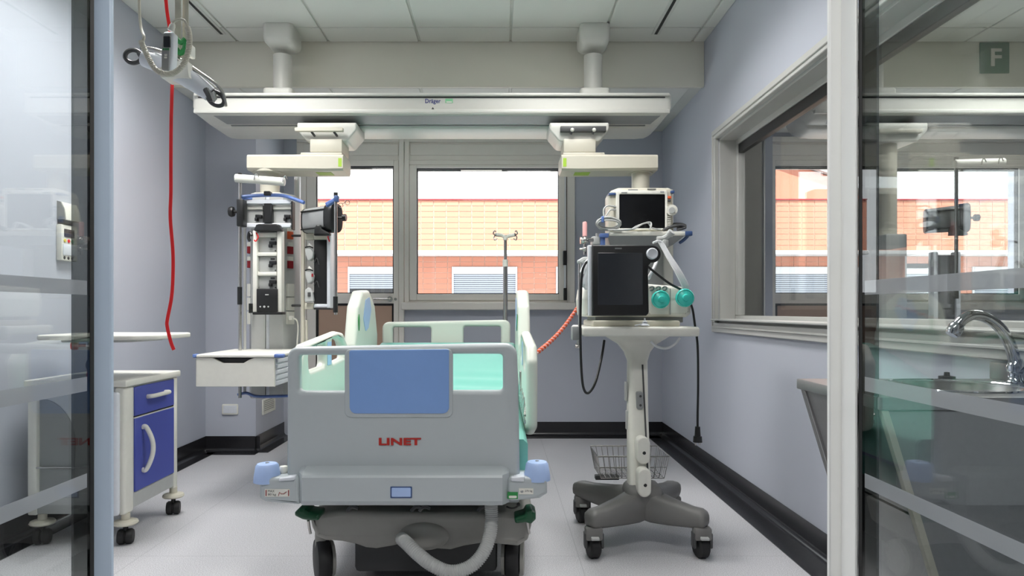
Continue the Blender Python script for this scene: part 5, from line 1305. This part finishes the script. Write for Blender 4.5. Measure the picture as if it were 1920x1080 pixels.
MB().tube(rim, .004, 6, 0, True).build('bowl_rim', 'chrome', sk)
def side(y0, y1, nm, m, x_in=0.0): return MB().plate([(.888+x_in, .888), (XR-.001, .888), (XR-.001, .06), (1.14+x_in*.5, .06)], [], 'xz', y0, y1, .002, 1).build(nm, m, sk)
side(sy0+.005, sy0+.03, 'end_panel', 'brushed'); side(sy1-.03, sy1-.005, 'end_panel', 'brushed')
MB().add([(.886, y, .888) for y in (sy0+.003, sy0+.02)]+[(.902, y, .888) for y in (sy0+.003, sy0+.02)]+[(1.138, y, .06) for y in (sy0+.003, sy0+.02)]+[(1.154, y, .06) for y in (sy0+.003, sy0+.02)],
  [(0, 2, 6, 4), (1, 5, 7, 3), (0, 4, 5, 1), (2, 3, 7, 6), (0, 1, 3, 2), (4, 6, 7, 5)]).build('edge_strip', 'cream', sk)
f_ = lambda x, z, x2, z2, nm: MB().add([(x, y, z) for y in (sy0+.03, sy1-.03)]+[(x2, y, z2) for y in (sy0+.03, sy1-.03)]+[(x+.02, y, z) for y in (sy0+.03, sy1-.03)]+[(x2+.02, y, z2) for y in (sy0+.03, sy1-.03)],
  [(0, 1, 3, 2), (4, 6, 7, 5), (0, 4, 5, 1), (2, 3, 7, 6), (0, 2, 6, 4), (1, 5, 7, 3)]).build(nm, 'brushed', sk)
f_(.895, .886, .975, .64, 'front_panel'); f_(.978, .632, 1.145, .07, 'front_panel')
MB().box(XR-.012, XR-.001, sy0, sy1, SZ, SZ+.05, .003).build('splashback', 'brushed', sk)
fa = thing('tap', 'chrome swan-neck tap curving over the steel wash basin', 'tap', P(1905, 722, 1.86))
MB().lathe([(.026, 0), (.026, .008), (.020, .014), (.018, .03), (.024, .036), (.024, .05), (.018, .06), (.014, .07), (0, .07)], Vector((X(1905, 1.86), 1.86, SZ)), (0, 0, 1), 20).build('tap_base', 'chrome', fa)
MB().tube([P(1905, 700, 1.86), P(1902, 675, 1.86), P(1893, 645, 1.86), P(1875, 615, 1.86), P(1850, 596, 1.86), P(1825, 591, 1.86), P(1806, 599, 1.86), P(1796, 610, 1.86)], .0145, 14, 8).build('spout', 'chrome', fa)
MB().lathe([(0, 0), (.015, 0), (.019, .008), (.019, .026), (.016, .034), (0, .034)], P(1784, 628, 1.86), P(1797, 608, 1.86)-P(1784, 628, 1.86), 18).build('aerator', 'chrome', fa)
pg = MB().lathe([(.012, 0), (.022, .002), (.022, .010), (.008, .012), (.007, .022), (0, .023)], (1.30, 1.985, SZ), (0, 0, 1), 16)
tag(at_base(pg.build('basin_plug', 'black')), 'small black plug standing at the rear rim of the wash basin', 'plug')

# letter sign on the neighbouring room's beam
fs = thing('letter_sign', 'square green sign with white letter F on the neighbouring room\'s beam', 'sign', P(1865, 137, BY-.012))
MB().pbox(1838, 1893, 79, 137, BY-.012, BY, .004).build('board', 'sign_green', fs)
MB().text('F', X(1858, BY-.012), X(1878, BY-.012), Z(124, BY-.012), Z(91, BY-.012), BY-.0135, .0015, .02).build('letter', 'white', fs)
bpy.context.view_layer.update()
